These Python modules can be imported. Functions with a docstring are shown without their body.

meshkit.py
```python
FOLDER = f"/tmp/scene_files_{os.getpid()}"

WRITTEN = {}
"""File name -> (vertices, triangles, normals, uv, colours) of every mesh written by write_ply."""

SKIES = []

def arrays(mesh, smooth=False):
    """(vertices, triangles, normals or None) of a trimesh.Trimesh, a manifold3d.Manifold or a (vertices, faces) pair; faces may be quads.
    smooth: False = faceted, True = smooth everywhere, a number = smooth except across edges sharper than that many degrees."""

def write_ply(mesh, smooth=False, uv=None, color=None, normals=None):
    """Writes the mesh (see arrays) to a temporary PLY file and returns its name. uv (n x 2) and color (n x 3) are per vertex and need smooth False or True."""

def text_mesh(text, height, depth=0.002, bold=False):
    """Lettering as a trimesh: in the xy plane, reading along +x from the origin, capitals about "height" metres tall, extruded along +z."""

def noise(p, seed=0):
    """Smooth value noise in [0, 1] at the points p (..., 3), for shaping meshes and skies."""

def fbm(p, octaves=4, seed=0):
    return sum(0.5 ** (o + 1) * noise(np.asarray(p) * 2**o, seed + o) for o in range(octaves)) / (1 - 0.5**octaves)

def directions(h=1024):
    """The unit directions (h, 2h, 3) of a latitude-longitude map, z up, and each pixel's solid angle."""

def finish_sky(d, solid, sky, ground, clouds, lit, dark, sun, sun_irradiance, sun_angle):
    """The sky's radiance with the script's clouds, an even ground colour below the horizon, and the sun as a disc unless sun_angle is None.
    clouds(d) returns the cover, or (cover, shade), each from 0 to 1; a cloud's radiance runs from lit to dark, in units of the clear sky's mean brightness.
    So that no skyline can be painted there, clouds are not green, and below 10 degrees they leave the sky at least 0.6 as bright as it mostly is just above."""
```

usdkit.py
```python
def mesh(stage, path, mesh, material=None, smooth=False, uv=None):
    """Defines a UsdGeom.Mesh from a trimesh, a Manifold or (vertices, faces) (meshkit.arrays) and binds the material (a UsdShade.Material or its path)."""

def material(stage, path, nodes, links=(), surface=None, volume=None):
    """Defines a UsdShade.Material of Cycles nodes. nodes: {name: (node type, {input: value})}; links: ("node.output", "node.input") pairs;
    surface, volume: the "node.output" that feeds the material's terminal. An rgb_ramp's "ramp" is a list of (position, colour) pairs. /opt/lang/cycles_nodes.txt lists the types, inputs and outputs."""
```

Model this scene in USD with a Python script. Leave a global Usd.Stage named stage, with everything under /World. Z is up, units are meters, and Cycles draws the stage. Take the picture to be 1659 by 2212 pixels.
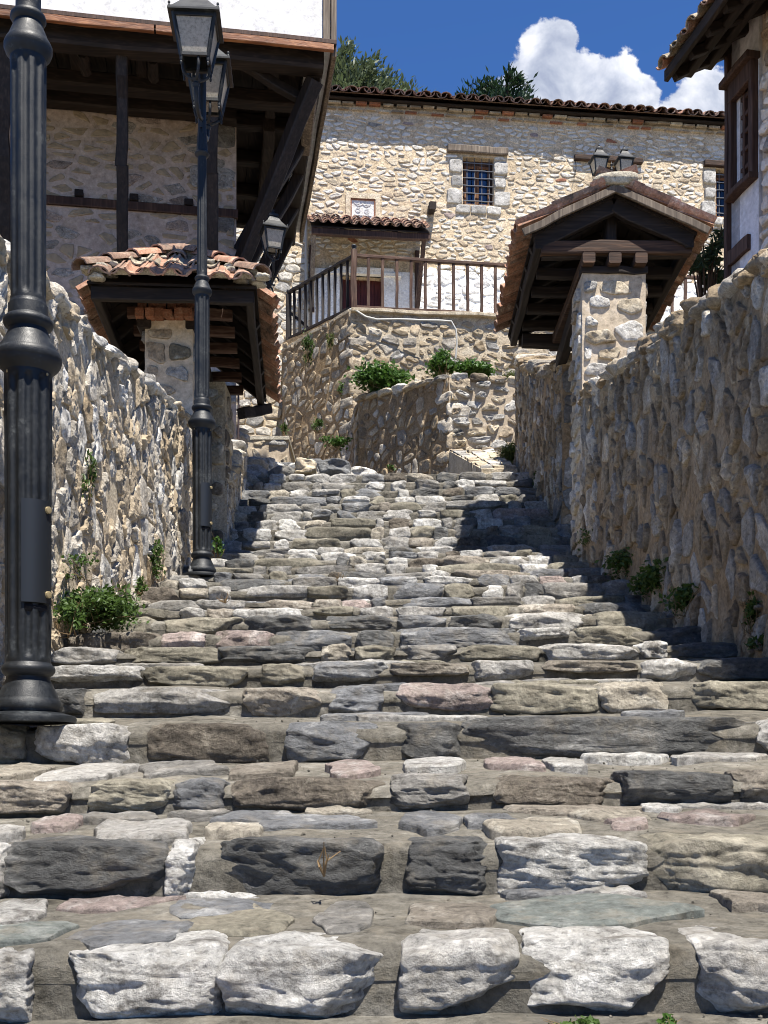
import math
import numpy as np, trimesh, usdkit, meshkit
from pxr import Usd, UsdGeom, UsdLux, UsdShade, Gf, Sdf, Vt
from shapely.geometry import Polygon, LineString
from shapely.geometry import box as sbox
from shapely.ops import unary_union
from scipy.spatial import Voronoi

# ------------------------------------------------------------------ camera, sky, sun, exposure
stage = Usd.Stage.CreateInMemory()
UsdGeom.SetStageUpAxis(stage, "Z"); UsdGeom.SetStageMetersPerUnit(stage, 1.0)
UsdGeom.Xform.Define(stage, "/World"); UsdGeom.Scope.Define(stage, "/World/Looks")
E, F = 0.8, 2400.0                       # eye height; focal length in photo units (photo 1659 units wide)
cam = UsdGeom.Camera.Define(stage, "/World/camera")
cam.AddTranslateOp().Set((0, 0, E)); cam.AddRotateXOp().Set(90.0)
cam.CreateHorizontalApertureAttr(36.0); cam.CreateFocalLengthAttr(36.0 * F / 1659.0)
cam.CreateVerticalApertureOffsetAttr(36.0 * 574.0 / 1659.0)
cam.CreateClippingRangeAttr((0.05, 3000.0))
cam.CreateExposureAttr(1.2)
SUN = np.array([0.165, -0.36, 1.0]); SUN /= np.linalg.norm(SUN)
SUN_EL, SUN_ROT = math.asin(SUN[2]), math.atan2(SUN[0], SUN[1])
sun = UsdLux.DistantLight.Define(stage, "/World/sun")
sun.CreateIntensityAttr(1.25); sun.CreateAngleAttr(0.5); sun.CreateNormalizeAttr(True); sun.CreateColorAttr(Gf.Vec3f(1.0, 0.945, 0.86))
_z = Gf.Vec3d(*map(float, SUN)); _q = Gf.Rotation(Gf.Vec3d(0, 0, 1), _z)
sun.AddTransformOp().Set(Gf.Matrix4d().SetRotate(_q))

def sky_material():
    # cumulus: round lobes in direction space (azimuth tangent, elevation tangent), edges broken up by noise
    n = {"tc": ("texture_coordinate", {}), "sx": ("separate_xyz", {}),
         "sky": ("sky_texture", {"sky_type": "single_scattering", "sun_disc": False, "sun_elevation": SUN_EL, "sun_rotation": SUN_ROT, "altitude": 900.0, "air_density": 1.0, "aerosol_density": 0.35, "ozone_density": 3.0}),
         "ymax": ("math", {"math_type": "maximum", "value2": 0.02}), "dx": ("math", {"math_type": "divide"}), "dz": ("math", {"math_type": "divide"}),
         "cv": ("combine_xyz", {"z": 0.0})}
    L = [("tc.generated", "sx.vector"), ("sx.y", "ymax.value1"), ("sx.x", "dx.value1"), ("ymax.value", "dx.value2"), ("sx.z", "dz.value1"), ("ymax.value", "dz.value2"),
         ("dx.value", "cv.x"), ("dz.value", "cv.y")]
    n["nz"] = ("noise_texture", {"scale": 26.0, "detail": 9.0, "roughness": 0.6}); L.append(("cv.vector", "nz.vector"))
    n["nb"] = ("noise_texture", {"scale": 17.0, "detail": 7.0, "roughness": 0.55, "distortion": 0.4}); L.append(("cv.vector", "nb.vector"))
    lobes = [(1180, 105, 62), (1150, 180, 78), (1235, 190, 90), (1330, 190, 82), (1385, 195, 48), (1215, 88, 40), (1190, 245, 105), (1300, 255, 105), (1490, 235, 62), (1545, 205, 70), (1440, 300, 75), (1125, 250, 62), (1610, 240, 95)]
    prev = None
    for i, (u, v, r) in enumerate(lobes):
        c = ((u - 829.5) / F, (1680 - v) / F, 0.0)
        n[f"d{i}"] = ("vector_math", {"vector_math_type": "distance", "math_type": "distance", "vector2": c}); L.append(("cv.vector", f"d{i}.vector1"))
        n[f"m{i}"] = ("math", {"math_type": "multiply_add", "value2": -F / r, "value3": 1.0}); L.append((f"d{i}.value", f"m{i}.value1"))
        if prev:
            n[f"x{i}"] = ("math", {"math_type": "smoothmax", "value3": 0.12}); L += [(prev, f"x{i}.value1"), (f"m{i}.value", f"x{i}.value2")]; prev = f"x{i}.value"
        else:
            prev = f"m{i}.value"
    # cover = smoothstep(lobe + noise)
    n["na"] = ("math", {"math_type": "multiply_add", "value2": 1.9, "value3": -0.98}); L.append(("nz.fac", "na.value1"))
    n["ad"] = ("math", {"math_type": "add"}); L += [(prev, "ad.value1"), ("na.value", "ad.value2")]
    n["cover"] = ("map_range", {"range_type": "smoothstep", "from_min": -0.02, "from_max": 0.16, "to_min": 0.0, "to_max": 1.0, "clamp": True}); L.append(("ad.value", "cover.value"))
    n["shade"] = ("rgb_ramp", {"ramp": [(0.36, (0.42, 0.47, 0.60)), (0.48, (0.66, 0.70, 0.79)), (0.58, (0.95, 0.96, 1.0)), (0.66, (1.15, 1.15, 1.15))]}); L.append(("nb.fac", "shade.fac"))
    n["shadeN"] = ("rgb_ramp", {"ramp": [(0.34, (0.66, 0.70, 0.79)), (0.60, (1.0, 1.0, 1.0))]}); L.append(("nz.fac", "shadeN.fac"))
    n["mul"] = ("mix_color", {"blend_type": "multiply", "fac": 0.8}); L += [("shade.color", "mul.a"), ("shadeN.color", "mul.b")]
    n["lit"] = ("vector_math", {"math_type": "multiply", "vector2": (8.6, 8.7, 9.0)}); L.append(("mul.result", "lit.vector1"))
    n["mix"] = ("mix_color", {"use_clamp": False}); L += [("cover.result", "mix.fac"), ("skyc.vector", "mix.a"), ("lit.vector", "mix.b")]
    n["skyc"] = ("vector_math", {"math_type": "multiply", "vector2": (0.52, 0.86, 1.32)}); L.append(("sky.color", "skyc.vector1"))
    for k in list(n):
        if n[k][0] == "vector_math": n[k][1].pop("vector_math_type", None)
    n["bg"] = ("background_shader", {"strength": 0.053}); L.append(("mix.result", "bg.color"))
    return usdkit.material(stage, "/World/Looks/sky", n, L, surface="bg.background")
sky = UsdLux.DomeLight.Define(stage, "/World/sky"); sky.CreateIntensityAttr(1.0)
UsdShade.MaterialBindingAPI.Apply(sky.GetPrim()).Bind(sky_material())
sky.GetPrim().SetCustomDataByKey("kind", "structure")

# ------------------------------------------------------------------ helpers
COUNT = {}
def numbered(parent, name):
    k = (parent, name); c = COUNT.get(k, 0); COUNT[k] = c + 1
    return f"{parent}/{name}" if c == 0 else f"{parent}/{name}_{c:03d}"
def tag(p, label=None, cat=None, group=None, kind=None):
    for k, v in (("label", label), ("category", cat), ("group", group), ("kind", kind)):
        if v: p.SetCustomDataByKey(k, v)
    return p
def thing(name, label, cat, loc=(0, 0, 0), rotz=0.0, group=None, kind=None, scale=None):
    x = UsdGeom.Xform.Define(stage, numbered("/World", name))
    if any(loc): x.AddTranslateOp().Set(tuple(map(float, loc)))
    if rotz: x.AddRotateZOp().Set(float(rotz))
    if scale: x.AddScaleOp().Set((scale,) * 3)
    return tag(x.GetPrim(), label, cat, group, kind)
def obj(name, mesh, m, parent=None, smooth=False, label=None):
    path = numbered(str(parent.GetPath()) if parent else "/World", name)
    p = usdkit.mesh(stage, path, mesh, m, smooth).GetPrim()
    return tag(p, label) if label else p
def cat(parts):
    vs, fs, n = [], [], 0
    for v, f in parts:
        vs.append(np.asarray(v, float)); fs.append(np.asarray(f, int) + n); n += len(v)
    return np.vstack(vs), np.vstack(fs)
def P(u, v, D): return np.array([(u - 829.5) / F * D, D, E + (1680 - v) / F * D])
def tri(q):
    q = np.asarray(q, int); return np.vstack([q[:, [0, 1, 2]], q[:, [0, 2, 3]]])
def grid_faces(a, b, close=False):
    i, j = np.meshgrid(np.arange(a - 1), np.arange(b if close else b - 1), indexing="ij")
    return tri(np.stack([i * b + j, i * b + (j + 1) % b, (i + 1) * b + (j + 1) % b, (i + 1) * b + j], -1).reshape(-1, 4))
def bx(c, s, rz=0.0):
    m = trimesh.creation.box(s)
    v = np.array(m.vertices)
    if rz:
        ca, sa = math.cos(rz), math.sin(rz); v = np.stack([v[:, 0] * ca - v[:, 1] * sa, v[:, 0] * sa + v[:, 1] * ca, v[:, 2]], 1)
    return v + np.asarray(c, float), np.array(m.faces)
BSEED = [0]
def beam(p0, p1, w, h, up=(0, 0, 1), seg=5, wob=0.004, ch=0.12, taper=1.0):
    """A hewn timber: chamfered section w x h from p0 to p1, slightly uneven."""
    BSEED[0] += 1; rng = np.random.default_rng(BSEED[0])
    p0, p1 = np.asarray(p0, float), np.asarray(p1, float); t = p1 - p0; t /= np.linalg.norm(t)
    s = np.cross(t, up); s /= np.linalg.norm(s); n = np.cross(s, t)
    c = ch * min(w, h); a, b = w / 2, h / 2
    sec = np.array([(-a + c, -b), (a - c, -b), (a, -b + c), (a, b - c), (a - c, b), (-a + c, b), (-a, b - c), (-a, -b + c)])
    rows = []
    for k in range(seg + 1):
        f = k / seg; o = p0 + (p1 - p0) * f; j = rng.normal(0, wob, 2); sc = 1 + (taper - 1) * f
        rows.append(o + (sec[:, :1] * sc * (1 + rng.normal(0, wob * 4)) + j[0]) * s + (sec[:, 1:] * sc + j[1]) * n)
    v = np.vstack(rows); f = grid_faces(seg + 1, 8, True)
    cap0 = [(0, i + 1, i) for i in range(1, 7)]; o = seg * 8; cap1 = [(o, o + i, o + i + 1) for i in range(1, 7)]
    return v, np.vstack([f[:, ::-1], cap0[::-1] and [c[::-1] for c in cap0], [c[::-1] for c in cap1]])
def tube(pts, r, sides=8):
    p = np.asarray(pts, float); r = np.broadcast_to(r, (len(p),))
    t = np.gradient(p, axis=0); t /= np.linalg.norm(t, axis=1, keepdims=True) + 1e-12
    a = np.cross(t, [0.31, 0.17, 0.93]); a /= np.linalg.norm(a, axis=1, keepdims=True) + 1e-12; b = np.cross(t, a)
    g = np.arange(sides) * 2 * math.pi / sides
    v = p[:, None] + r[:, None, None] * (np.cos(g)[None, :, None] * a[:, None] + np.sin(g)[None, :, None] * b[:, None])
    f = grid_faces(len(p), sides, True); o = (len(p) - 1) * sides
    caps = [(0, i + 1, i) for i in range(1, sides - 1)] + [(o, o + i, o + i + 1) for i in range(1, sides - 1)]
    return v.reshape(-1, 3), np.vstack([f, caps])
def lathe(prof, n=40, c=(0, 0, 0)):
    prof = np.asarray(prof, float); g = np.arange(n) * 2 * math.pi / n
    v = np.stack([prof[:, :1] * np.cos(g), prof[:, :1] * np.sin(g), np.repeat(prof[:, 1:], n, 1)], -1).reshape(-1, 3)
    return v + np.asarray(c, float), grid_faces(len(prof), n, True)[:, ::-1][:, [1, 0, 2]]
def fluted(r0, r1, z0, z1, flutes=12, depth=0.006, n=96, rows=26, end=0.03):
    g = np.arange(n) * 2 * math.pi / n; zz = np.concatenate([[z0, z0 + end * .3], np.linspace(z0 + end * .6, z0 + end * 1.8, 6), np.linspace(z0 + end * 2.2, z1 - end * 2.2, rows - 16), np.linspace(z1 - end * 1.8, z1 - end * .6, 6), [z1 - end * .3, z1]])
    out = []
    for z in zz:
        f = (z - z0) / (z1 - z0); r = r0 + (r1 - r0) * f
        k = np.clip((min(z - z0, z1 - z) - end * .6) / (end * .8), 0, 1); k = math.sqrt(k)
        w = np.cos(g * flutes); gr = np.clip((w + 0.25) / 1.25, 0, 1) ** 0.6 * depth * k
        rr = r - gr; out.append(np.stack([rr * np.cos(g), rr * np.sin(g), np.full(n, z)], 1))
    return np.vstack(out), grid_faces(len(zz), n, True)[:, ::-1][:, [1, 0, 2]]

# ------------------------------------------------------------------ materials
MATS = {}
def rock_mat(name, base, dark, light, scale=5.0, bump=0.7, rough=0.85, vein=None, spec=0.3, strata=1.0, bdist=0.03, sp=0.5, dust=0.32):
    n = {"g": ("geometry", {}), "oi": ("object_info", {}), "mp": ("mapping", {"scale": (1.0, 1.0, strata), "rotation": (0.25, 0.15, 0.0)}),
         "n1": ("noise_texture", {"scale": scale, "detail": 10.0, "roughness": 0.70, "distortion": 0.4}),
         "n2": ("noise_texture", {"scale": scale * 6, "detail": 9.0, "roughness": 0.74}),
         "n4": ("noise_texture", {"type": "ridged_multifractal", "scale": scale * 2.2, "detail": 7.0, "roughness": 0.6, "distortion": 0.5}),
         "r1": ("rgb_ramp", {"ramp": [(0.34, dark), (0.46, base), (0.53, base), (0.66, light)]}),
         "r2": ("rgb_ramp", {"ramp": [(0.33, (0.32,) * 3), (0.45, (0.85,) * 3), (0.55, (1.08,) * 3), (0.67, (1.55,) * 3)]}),
         "mu": ("mix_color", {"blend_type": "multiply", "fac": min(1.0, sp + 0.4), "use_clamp": False}),
         "mb": ("math", {"math_type": "multiply_add", "value2": -0.35}), "ma": ("math", {"math_type": "multiply_add", "value2": 0.6}),
         "n5": ("noise_texture", {"scale": 1.7, "detail": 6.0, "roughness": 0.62}), "r5": ("rgb_ramp", {"ramp": [(0.33, (0.62,) * 3), (0.48, (0.98,) * 3), (0.64, (1.22,) * 3)]}), "m5": ("mix_color", {"blend_type": "multiply", "fac": 0.25 + 0.6 * min(1.0, sp), "use_clamp": False}),
         "vv": ("math", {"math_type": "multiply_add", "value2": 0.34, "value3": 0.83}), "hs": ("hsv", {}),
         "nd": ("noise_texture", {"scale": scale * 1.7, "detail": 8.0, "roughness": 0.72}), "rd": ("rgb_ramp", {"ramp": [(0.50, (0, 0, 0)), (0.62, (1, 1, 1))]}), "ds": ("math", {"math_type": "multiply", "value2": dust}), "dm": ("mix_color", {"b": (.235, .205, .158), "use_clamp": False}),
         "bp": ("bump", {"strength": bump, "distance": bdist}), "p": ("principled_bsdf", {"roughness": rough, "specular_ior_level": spec})}
    L = [("g.position", "mp.vector"), ("mp.vector", "n1.vector"), ("mp.vector", "n2.vector"), ("mp.vector", "n4.vector"), ("n1.fac", "r1.fac"), ("n2.fac", "r2.fac"), ("r1.color", "mu.a"), ("r2.color", "mu.b"),
         ("n4.fac", "mb.value1"), ("n1.fac", "mb.value3"), ("n2.fac", "ma.value1"), ("mb.value", "ma.value3"), ("ma.value", "bp.height"), ("bp.normal", "p.normal"), ("oi.random", "vv.value1"), ("vv.value", "hs.value"), ("g.position", "n5.vector"), ("n5.fac", "r5.fac"), ("mu.result", "m5.a"), ("r5.color", "m5.b"), ("m5.result", "hs.color")]
    last = "hs.color"
    if vein:
        n["vo"] = ("noise_texture", {"type": "ridged_multifractal", "scale": scale * 0.9, "detail": 5.0, "roughness": 0.55, "distortion": 1.2, "use_normalize": True})
        n["vr"] = ("rgb_ramp", {"ramp": [(0.72, (0, 0, 0)), (0.84, (1, 1, 1))]}); n["vm"] = ("mix_color", {"b": vein, "use_clamp": False})
        n["vs"] = ("math", {"math_type": "multiply", "value2": 0.6})
        L += [("mp.vector", "vo.vector"), ("vo.fac", "vr.fac"), ("vr.color", "vs.value1"), ("vs.value", "vm.fac"), (last, "vm.a")]; last = "vm.result"
    L += [("g.position", "nd.vector"), ("nd.fac", "rd.fac"), ("rd.color", "ds.value1"), ("ds.value", "dm.fac"), (last, "dm.a"), ("dm.result", "p.base_color")]
    MATS[name] = usdkit.material(stage, f"/World/Looks/{name}", n, L, surface="p.BSDF")
    return MATS[name]
def island_mat(name, ramp, scale=8.0, bump=0.6, rough=0.9, bdist=0.02):
    n = {"g": ("geometry", {}), "r1": ("rgb_ramp", {"ramp": ramp}), "n2": ("noise_texture", {"scale": scale, "detail": 9.0, "roughness": 0.7}), "r2": ("rgb_ramp", {"ramp": [(0.28, (0.45,) * 3), (0.52, (1.0,) * 3), (0.75, (1.25,) * 3)]}),
         "mu": ("mix_color", {"blend_type": "multiply", "fac": 0.8, "use_clamp": False}), "bp": ("bump", {"strength": bump, "distance": bdist}), "p": ("principled_bsdf", {"roughness": rough, "specular_ior_level": 0.25})}
    L = [("g.random_per_island", "r1.fac"), ("g.position", "n2.vector"), ("n2.fac", "r2.fac"), ("r1.color", "mu.a"), ("r2.color", "mu.b"), ("mu.result", "p.base_color"), ("n2.fac", "bp.height"), ("bp.normal", "p.normal")]
    MATS[name] = usdkit.material(stage, f"/World/Looks/{name}", n, L, surface="p.BSDF"); return MATS[name]
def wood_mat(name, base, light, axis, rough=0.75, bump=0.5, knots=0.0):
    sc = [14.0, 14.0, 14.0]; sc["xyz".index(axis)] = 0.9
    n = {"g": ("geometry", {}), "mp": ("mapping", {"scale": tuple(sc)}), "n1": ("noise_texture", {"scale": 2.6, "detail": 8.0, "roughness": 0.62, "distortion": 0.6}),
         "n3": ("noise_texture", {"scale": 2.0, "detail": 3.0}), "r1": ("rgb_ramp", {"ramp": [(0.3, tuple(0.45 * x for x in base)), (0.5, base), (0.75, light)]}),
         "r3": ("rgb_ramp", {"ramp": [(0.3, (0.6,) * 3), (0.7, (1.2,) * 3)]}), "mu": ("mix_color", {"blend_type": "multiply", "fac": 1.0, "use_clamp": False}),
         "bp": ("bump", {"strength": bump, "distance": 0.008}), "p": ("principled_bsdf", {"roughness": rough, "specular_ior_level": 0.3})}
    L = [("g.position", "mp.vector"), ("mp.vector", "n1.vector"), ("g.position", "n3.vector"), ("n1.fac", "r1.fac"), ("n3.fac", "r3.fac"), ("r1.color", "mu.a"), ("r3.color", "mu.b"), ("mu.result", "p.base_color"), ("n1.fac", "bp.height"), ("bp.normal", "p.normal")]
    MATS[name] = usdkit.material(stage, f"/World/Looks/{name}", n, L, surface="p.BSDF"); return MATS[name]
def plain(name, color, rough=0.6, spec=0.5, metallic=0.0, **k):
    MATS[name] = usdkit.material(stage, f"/World/Looks/{name}", {"p": ("principled_bsdf", {"base_color": color, "roughness": rough, "specular_ior_level": spec, "metallic": metallic, **k})}, surface="p.BSDF"); return MATS[name]
def leaf_mat(name, ramp, trans=0.35):
    n = {"g": ("geometry", {}), "r": ("rgb_ramp", {"ramp": ramp}), "p": ("principled_bsdf", {"roughness": 0.5, "specular_ior_level": 0.35}), "t": ("translucent_bsdf", {}), "m": ("mix_closure", {"fac": trans})}
    L = [("g.random_per_island", "r.fac"), ("r.color", "p.base_color"), ("r.color", "t.color"), ("p.BSDF", "m.closure1"), ("t.BSDF", "m.closure2")]
    MATS[name] = usdkit.material(stage, f"/World/Looks/{name}", n, L, surface="m.closure"); return MATS[name]

# stones by colour
RG = rock_mat('warm_grey_rubble', (.30, .272, .232), (.15, .132, .108), (.46, .43, .385), 8, bump=1.0)
HS = rock_mat('speckled_grey_stone', (.27, .25, .22), (.11, .10, .088), (.48, .45, .41), 11, sp=.8, dust=.15)
HB = rock_mat('speckled_brown_stone', (.28, .228, .19), (.13, .10, .082), (.44, .38, .33), 11, sp=.8, dust=.15)
W = rock_mat("white_marble", (.44, .425, .395), (.20, .185, .16), (.64, .62, .58), 6, vein=(.25, .22, .19))
Lg = rock_mat("light_grey_stone", (.31, .30, .28), (.115, .11, .10), (.54, .525, .495), 7, vein=(.60, .59, .565), bump=1.0)
G = rock_mat("grey_stone", (.175, .168, .155), (.075, .072, .066), (.35, .335, .31), 6, strata=1.3, vein=(.50, .49, .47), bump=1.0)
S = rock_mat("blue_slate", (.128, .132, .138), (.055, .057, .061), (.30, .30, .295), 6, strata=1.7, vein=(.46, .46, .45), spec=0.4, rough=.7, bump=1.0)
D = rock_mat("dark_slate", (.072, .073, .072), (.032, .032, .033), (.19, .188, .18), 7, strata=1.6, spec=0.4, rough=.7, vein=(.34, .34, .33), bump=1.0)
B = rock_mat("brown_stone", (.135, .107, .076), (.055, .043, .031), (.34, .28, .215), 7)
T = rock_mat("tan_stone", (.31, .25, .18), (.15, .115, .08), (.48, .42, .33), 6)
C = rock_mat("cream_stone", (.44, .375, .275), (.24, .19, .125), (.60, .545, .44), 6)
K = rock_mat("pink_stone", (.34, .27, .245), (.19, .15, .135), (.52, .46, .43), 6)
O = rock_mat("olive_grey_stone", (.165, .152, .118), (.085, .078, .06), (.27, .25, .20), 7)
N = rock_mat("green_grey_stone", (.125, .138, .128), (.07, .077, .073), (.24, .25, .235), 7)
R = rock_mat("red_brick", (.30, .125, .07), (.16, .06, .035), (.40, .22, .14), 12)
GW = rock_mat("whitewashed_stone", (.72, .71, .68), (.50, .48, .45), (.80, .79, .77), 9, bump=.5)
SW = rock_mat('worn_white_stone', (.47, .46, .435), (.17, .16, .145), (.68, .67, .645), 7, vein=(.16, .15, .135), dust=.35, bump=1.0, bdist=.045, sp=.7)
ST = rock_mat('worn_tan_stone', (.255, .225, .185), (.115, .10, .08), (.43, .40, .345), 7, bump=1.0, bdist=.045, sp=.7)
SC = rock_mat('worn_cream_stone', (.36, .325, .265), (.17, .15, .12), (.53, .50, .435), 7, bump=1.0, bdist=.045, sp=.7)
SK = rock_mat('worn_pink_stone', (.33, .268, .245), (.17, .14, .13), (.48, .44, .41), 7, bump=1.0, bdist=.045, sp=.7)
SB_ = rock_mat('worn_brown_stone', (.135, .115, .092), (.05, .042, .034), (.33, .295, .24), 8, bump=1.0, bdist=.045, sp=.7)
STEPM = {id(W): SW, id(T): ST, id(C): SC, id(K): SK, id(B): SB_}
MORT_STEP = rock_mat("step_mortar", (.132, .123, .104), (.060, .055, .045), (.222, .21, .183), 5, bump=.9, rough=.95, spec=.15, bdist=.03)
MORT_L = rock_mat("wall_mortar", (.50, .425, .315), (.31, .25, .17), (.61, .545, .43), 7, bump=.9, rough=.95, spec=.15, bdist=.03)
MORT_R = rock_mat("ochre_mortar", (.34, .245, .145), (.20, .135, .075), (.45, .35, .23), 6, bump=.9, rough=.95, spec=.15, bdist=.03)
MORT_H = rock_mat("pinkish_mortar", (.48, .40, .345), (.37, .30, .24), (.54, .465, .405), 3, bump=.4, rough=.95, spec=.15, sp=.2)
MORT_P = rock_mat("pier_mortar", (.48, .40, .30), (.36, .29, .21), (.55, .48, .39), 4, bump=.4, rough=.95, spec=.15, sp=.2)
MORT_B = rock_mat("far_wall_mortar", (.62, .50, .345), (.43, .33, .215), (.70, .60, .46), 5, bump=.9, rough=.95, spec=.1, bdist=.04)
WASH = rock_mat("whitewash", (.74, .73, .71), (.60, .58, .54), (.80, .79, .78), 4, bump=.6, rough=.95, spec=.1, sp=.15, bdist=.03, dust=0.0)
PLASTER = rock_mat("white_plaster", (.74, .735, .73), (.64, .635, .625), (.78, .775, .77), 2.2, bump=.18, rough=.9, spec=.15, sp=.05, dust=0.0)
PLASTER_G = rock_mat("limewashed_plaster", (.62, .62, .63), (.52, .52, .52), (.68, .68, .69), 2.2, bump=.18, rough=.9, spec=.15, sp=.05, dust=0.0)
LIME = rock_mat("lime_mortar", (.40, .365, .295), (.19, .17, .13), (.55, .515, .43), 14, bump=.9, rough=.95, spec=.15, bdist=.03)
SOIL = rock_mat("soil", (.14, .115, .08), (.08, .065, .045), (.22, .19, .14), 3, bump=.8, rough=1.0, spec=.1)
TILE_A = rock_mat("terracotta", (.32, .165, .105), (.125, .08, .06), (.50, .37, .28), 9, bump=.4)
TILE_B = rock_mat("weathered_terracotta", (.22, .135, .095), (.06, .045, .038), (.42, .32, .25), 9, bump=.5)
TILE_C = rock_mat("lichened_tile", (.26, .22, .16), (.10, .085, .06), (.44, .40, .31), 12, bump=.6)
rubble_ramp = [(0, (.62, .59, .53)), (.2, (.58, .49, .36)), (.4, (.50, .42, .30)), (.55, (.46, .42, .35)), (.7, (.60, .53, .41)), (.90, (.52, .42, .30)), (.95, (.36, .21, .14)), (1, (.62, .59, .54))]
RUB = island_mat("rubble_stone", rubble_ramp, 9)
RUB_D = island_mat("dull_rubble", [(0, (.32, .26, .18)), (.3, (.24, .185, .125)), (.6, (.38, .32, .235)), (.8, (.30, .215, .125)), (1, (.44, .40, .33))], 9)
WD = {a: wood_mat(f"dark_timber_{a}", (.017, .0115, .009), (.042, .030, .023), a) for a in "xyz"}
WO = wood_mat("orange_trim_wood", (.20, .078, .033), (.42, .20, .085), "x", rough=.5)
WG = wood_mat("weathered_board", (.13, .10, .075), (.30, .25, .19), "z")
WR = {a: wood_mat(f"rail_wood_{a}", (.075, .038, .026), (.20, .14, .105), a) for a in "xyz"}
WK = {a: wood_mat(f"railing_black_{a}", (.022, .017, .016), (.06, .05, .045), a) for a in "xyz"}
WB = wood_mat("brown_frame_wood", (.055, .03, .022), (.12, .07, .05), "z")
WBX = wood_mat("beam_end_wood", (.045, .024, .015), (.13, .07, .04), "x")
WDOOR = wood_mat("red_door_wood", (.07, .014, .012), (.12, .03, .022), "z", rough=.5)
WWIN = wood_mat("varnished_window_wood", (.22, .10, .04), (.40, .22, .10), "z", rough=.45)
IRON_RUST = plain("grille_iron", (.09, .095, .11), .6)
BRASS = plain("dull_brass", (.45, .36, .2), .5, metallic=.6)
STEEL = plain("zinc_steel", (.35, .35, .33), .5, metallic=.7)
def paint():
    n = {"g": ("geometry", {}), "n1": ("noise_texture", {"scale": 60.0, "detail": 6.0, "roughness": 0.7}), "n2": ("noise_texture", {"scale": 7.0, "detail": 5.0, "roughness": 0.6}), "n3": ("noise_texture", {"scale": 260.0, "detail": 3.0}),
         "mu": ("math", {"math_type": "multiply"}), "r": ("rgb_ramp", {"ramp": [(0.20, (.005, .0065, .0082)), (0.31, (.0095, .012, .0148)), (0.42, (.05, .055, .057))]}), "rr": ("map_range", {"from_min": 0.15, "from_max": 0.45, "to_min": 0.42, "to_max": 0.8}),
         "bp": ("bump", {"strength": 0.35, "distance": 0.002}), "p": ("principled_bsdf", {"specular_ior_level": 0.38})}
    L = [("g.position", "n1.vector"), ("g.position", "n2.vector"), ("g.position", "n3.vector"), ("n1.fac", "mu.value1"), ("n2.fac", "mu.value2"), ("mu.value", "r.fac"), ("r.color", "p.base_color"), ("mu.value", "rr.value"), ("rr.result", "p.roughness"), ("n3.fac", "bp.height"), ("bp.normal", "p.normal")]
    return usdkit.material(stage, "/World/Looks/black_paint", n, L, surface="p.BSDF")
IRON = paint()
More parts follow.
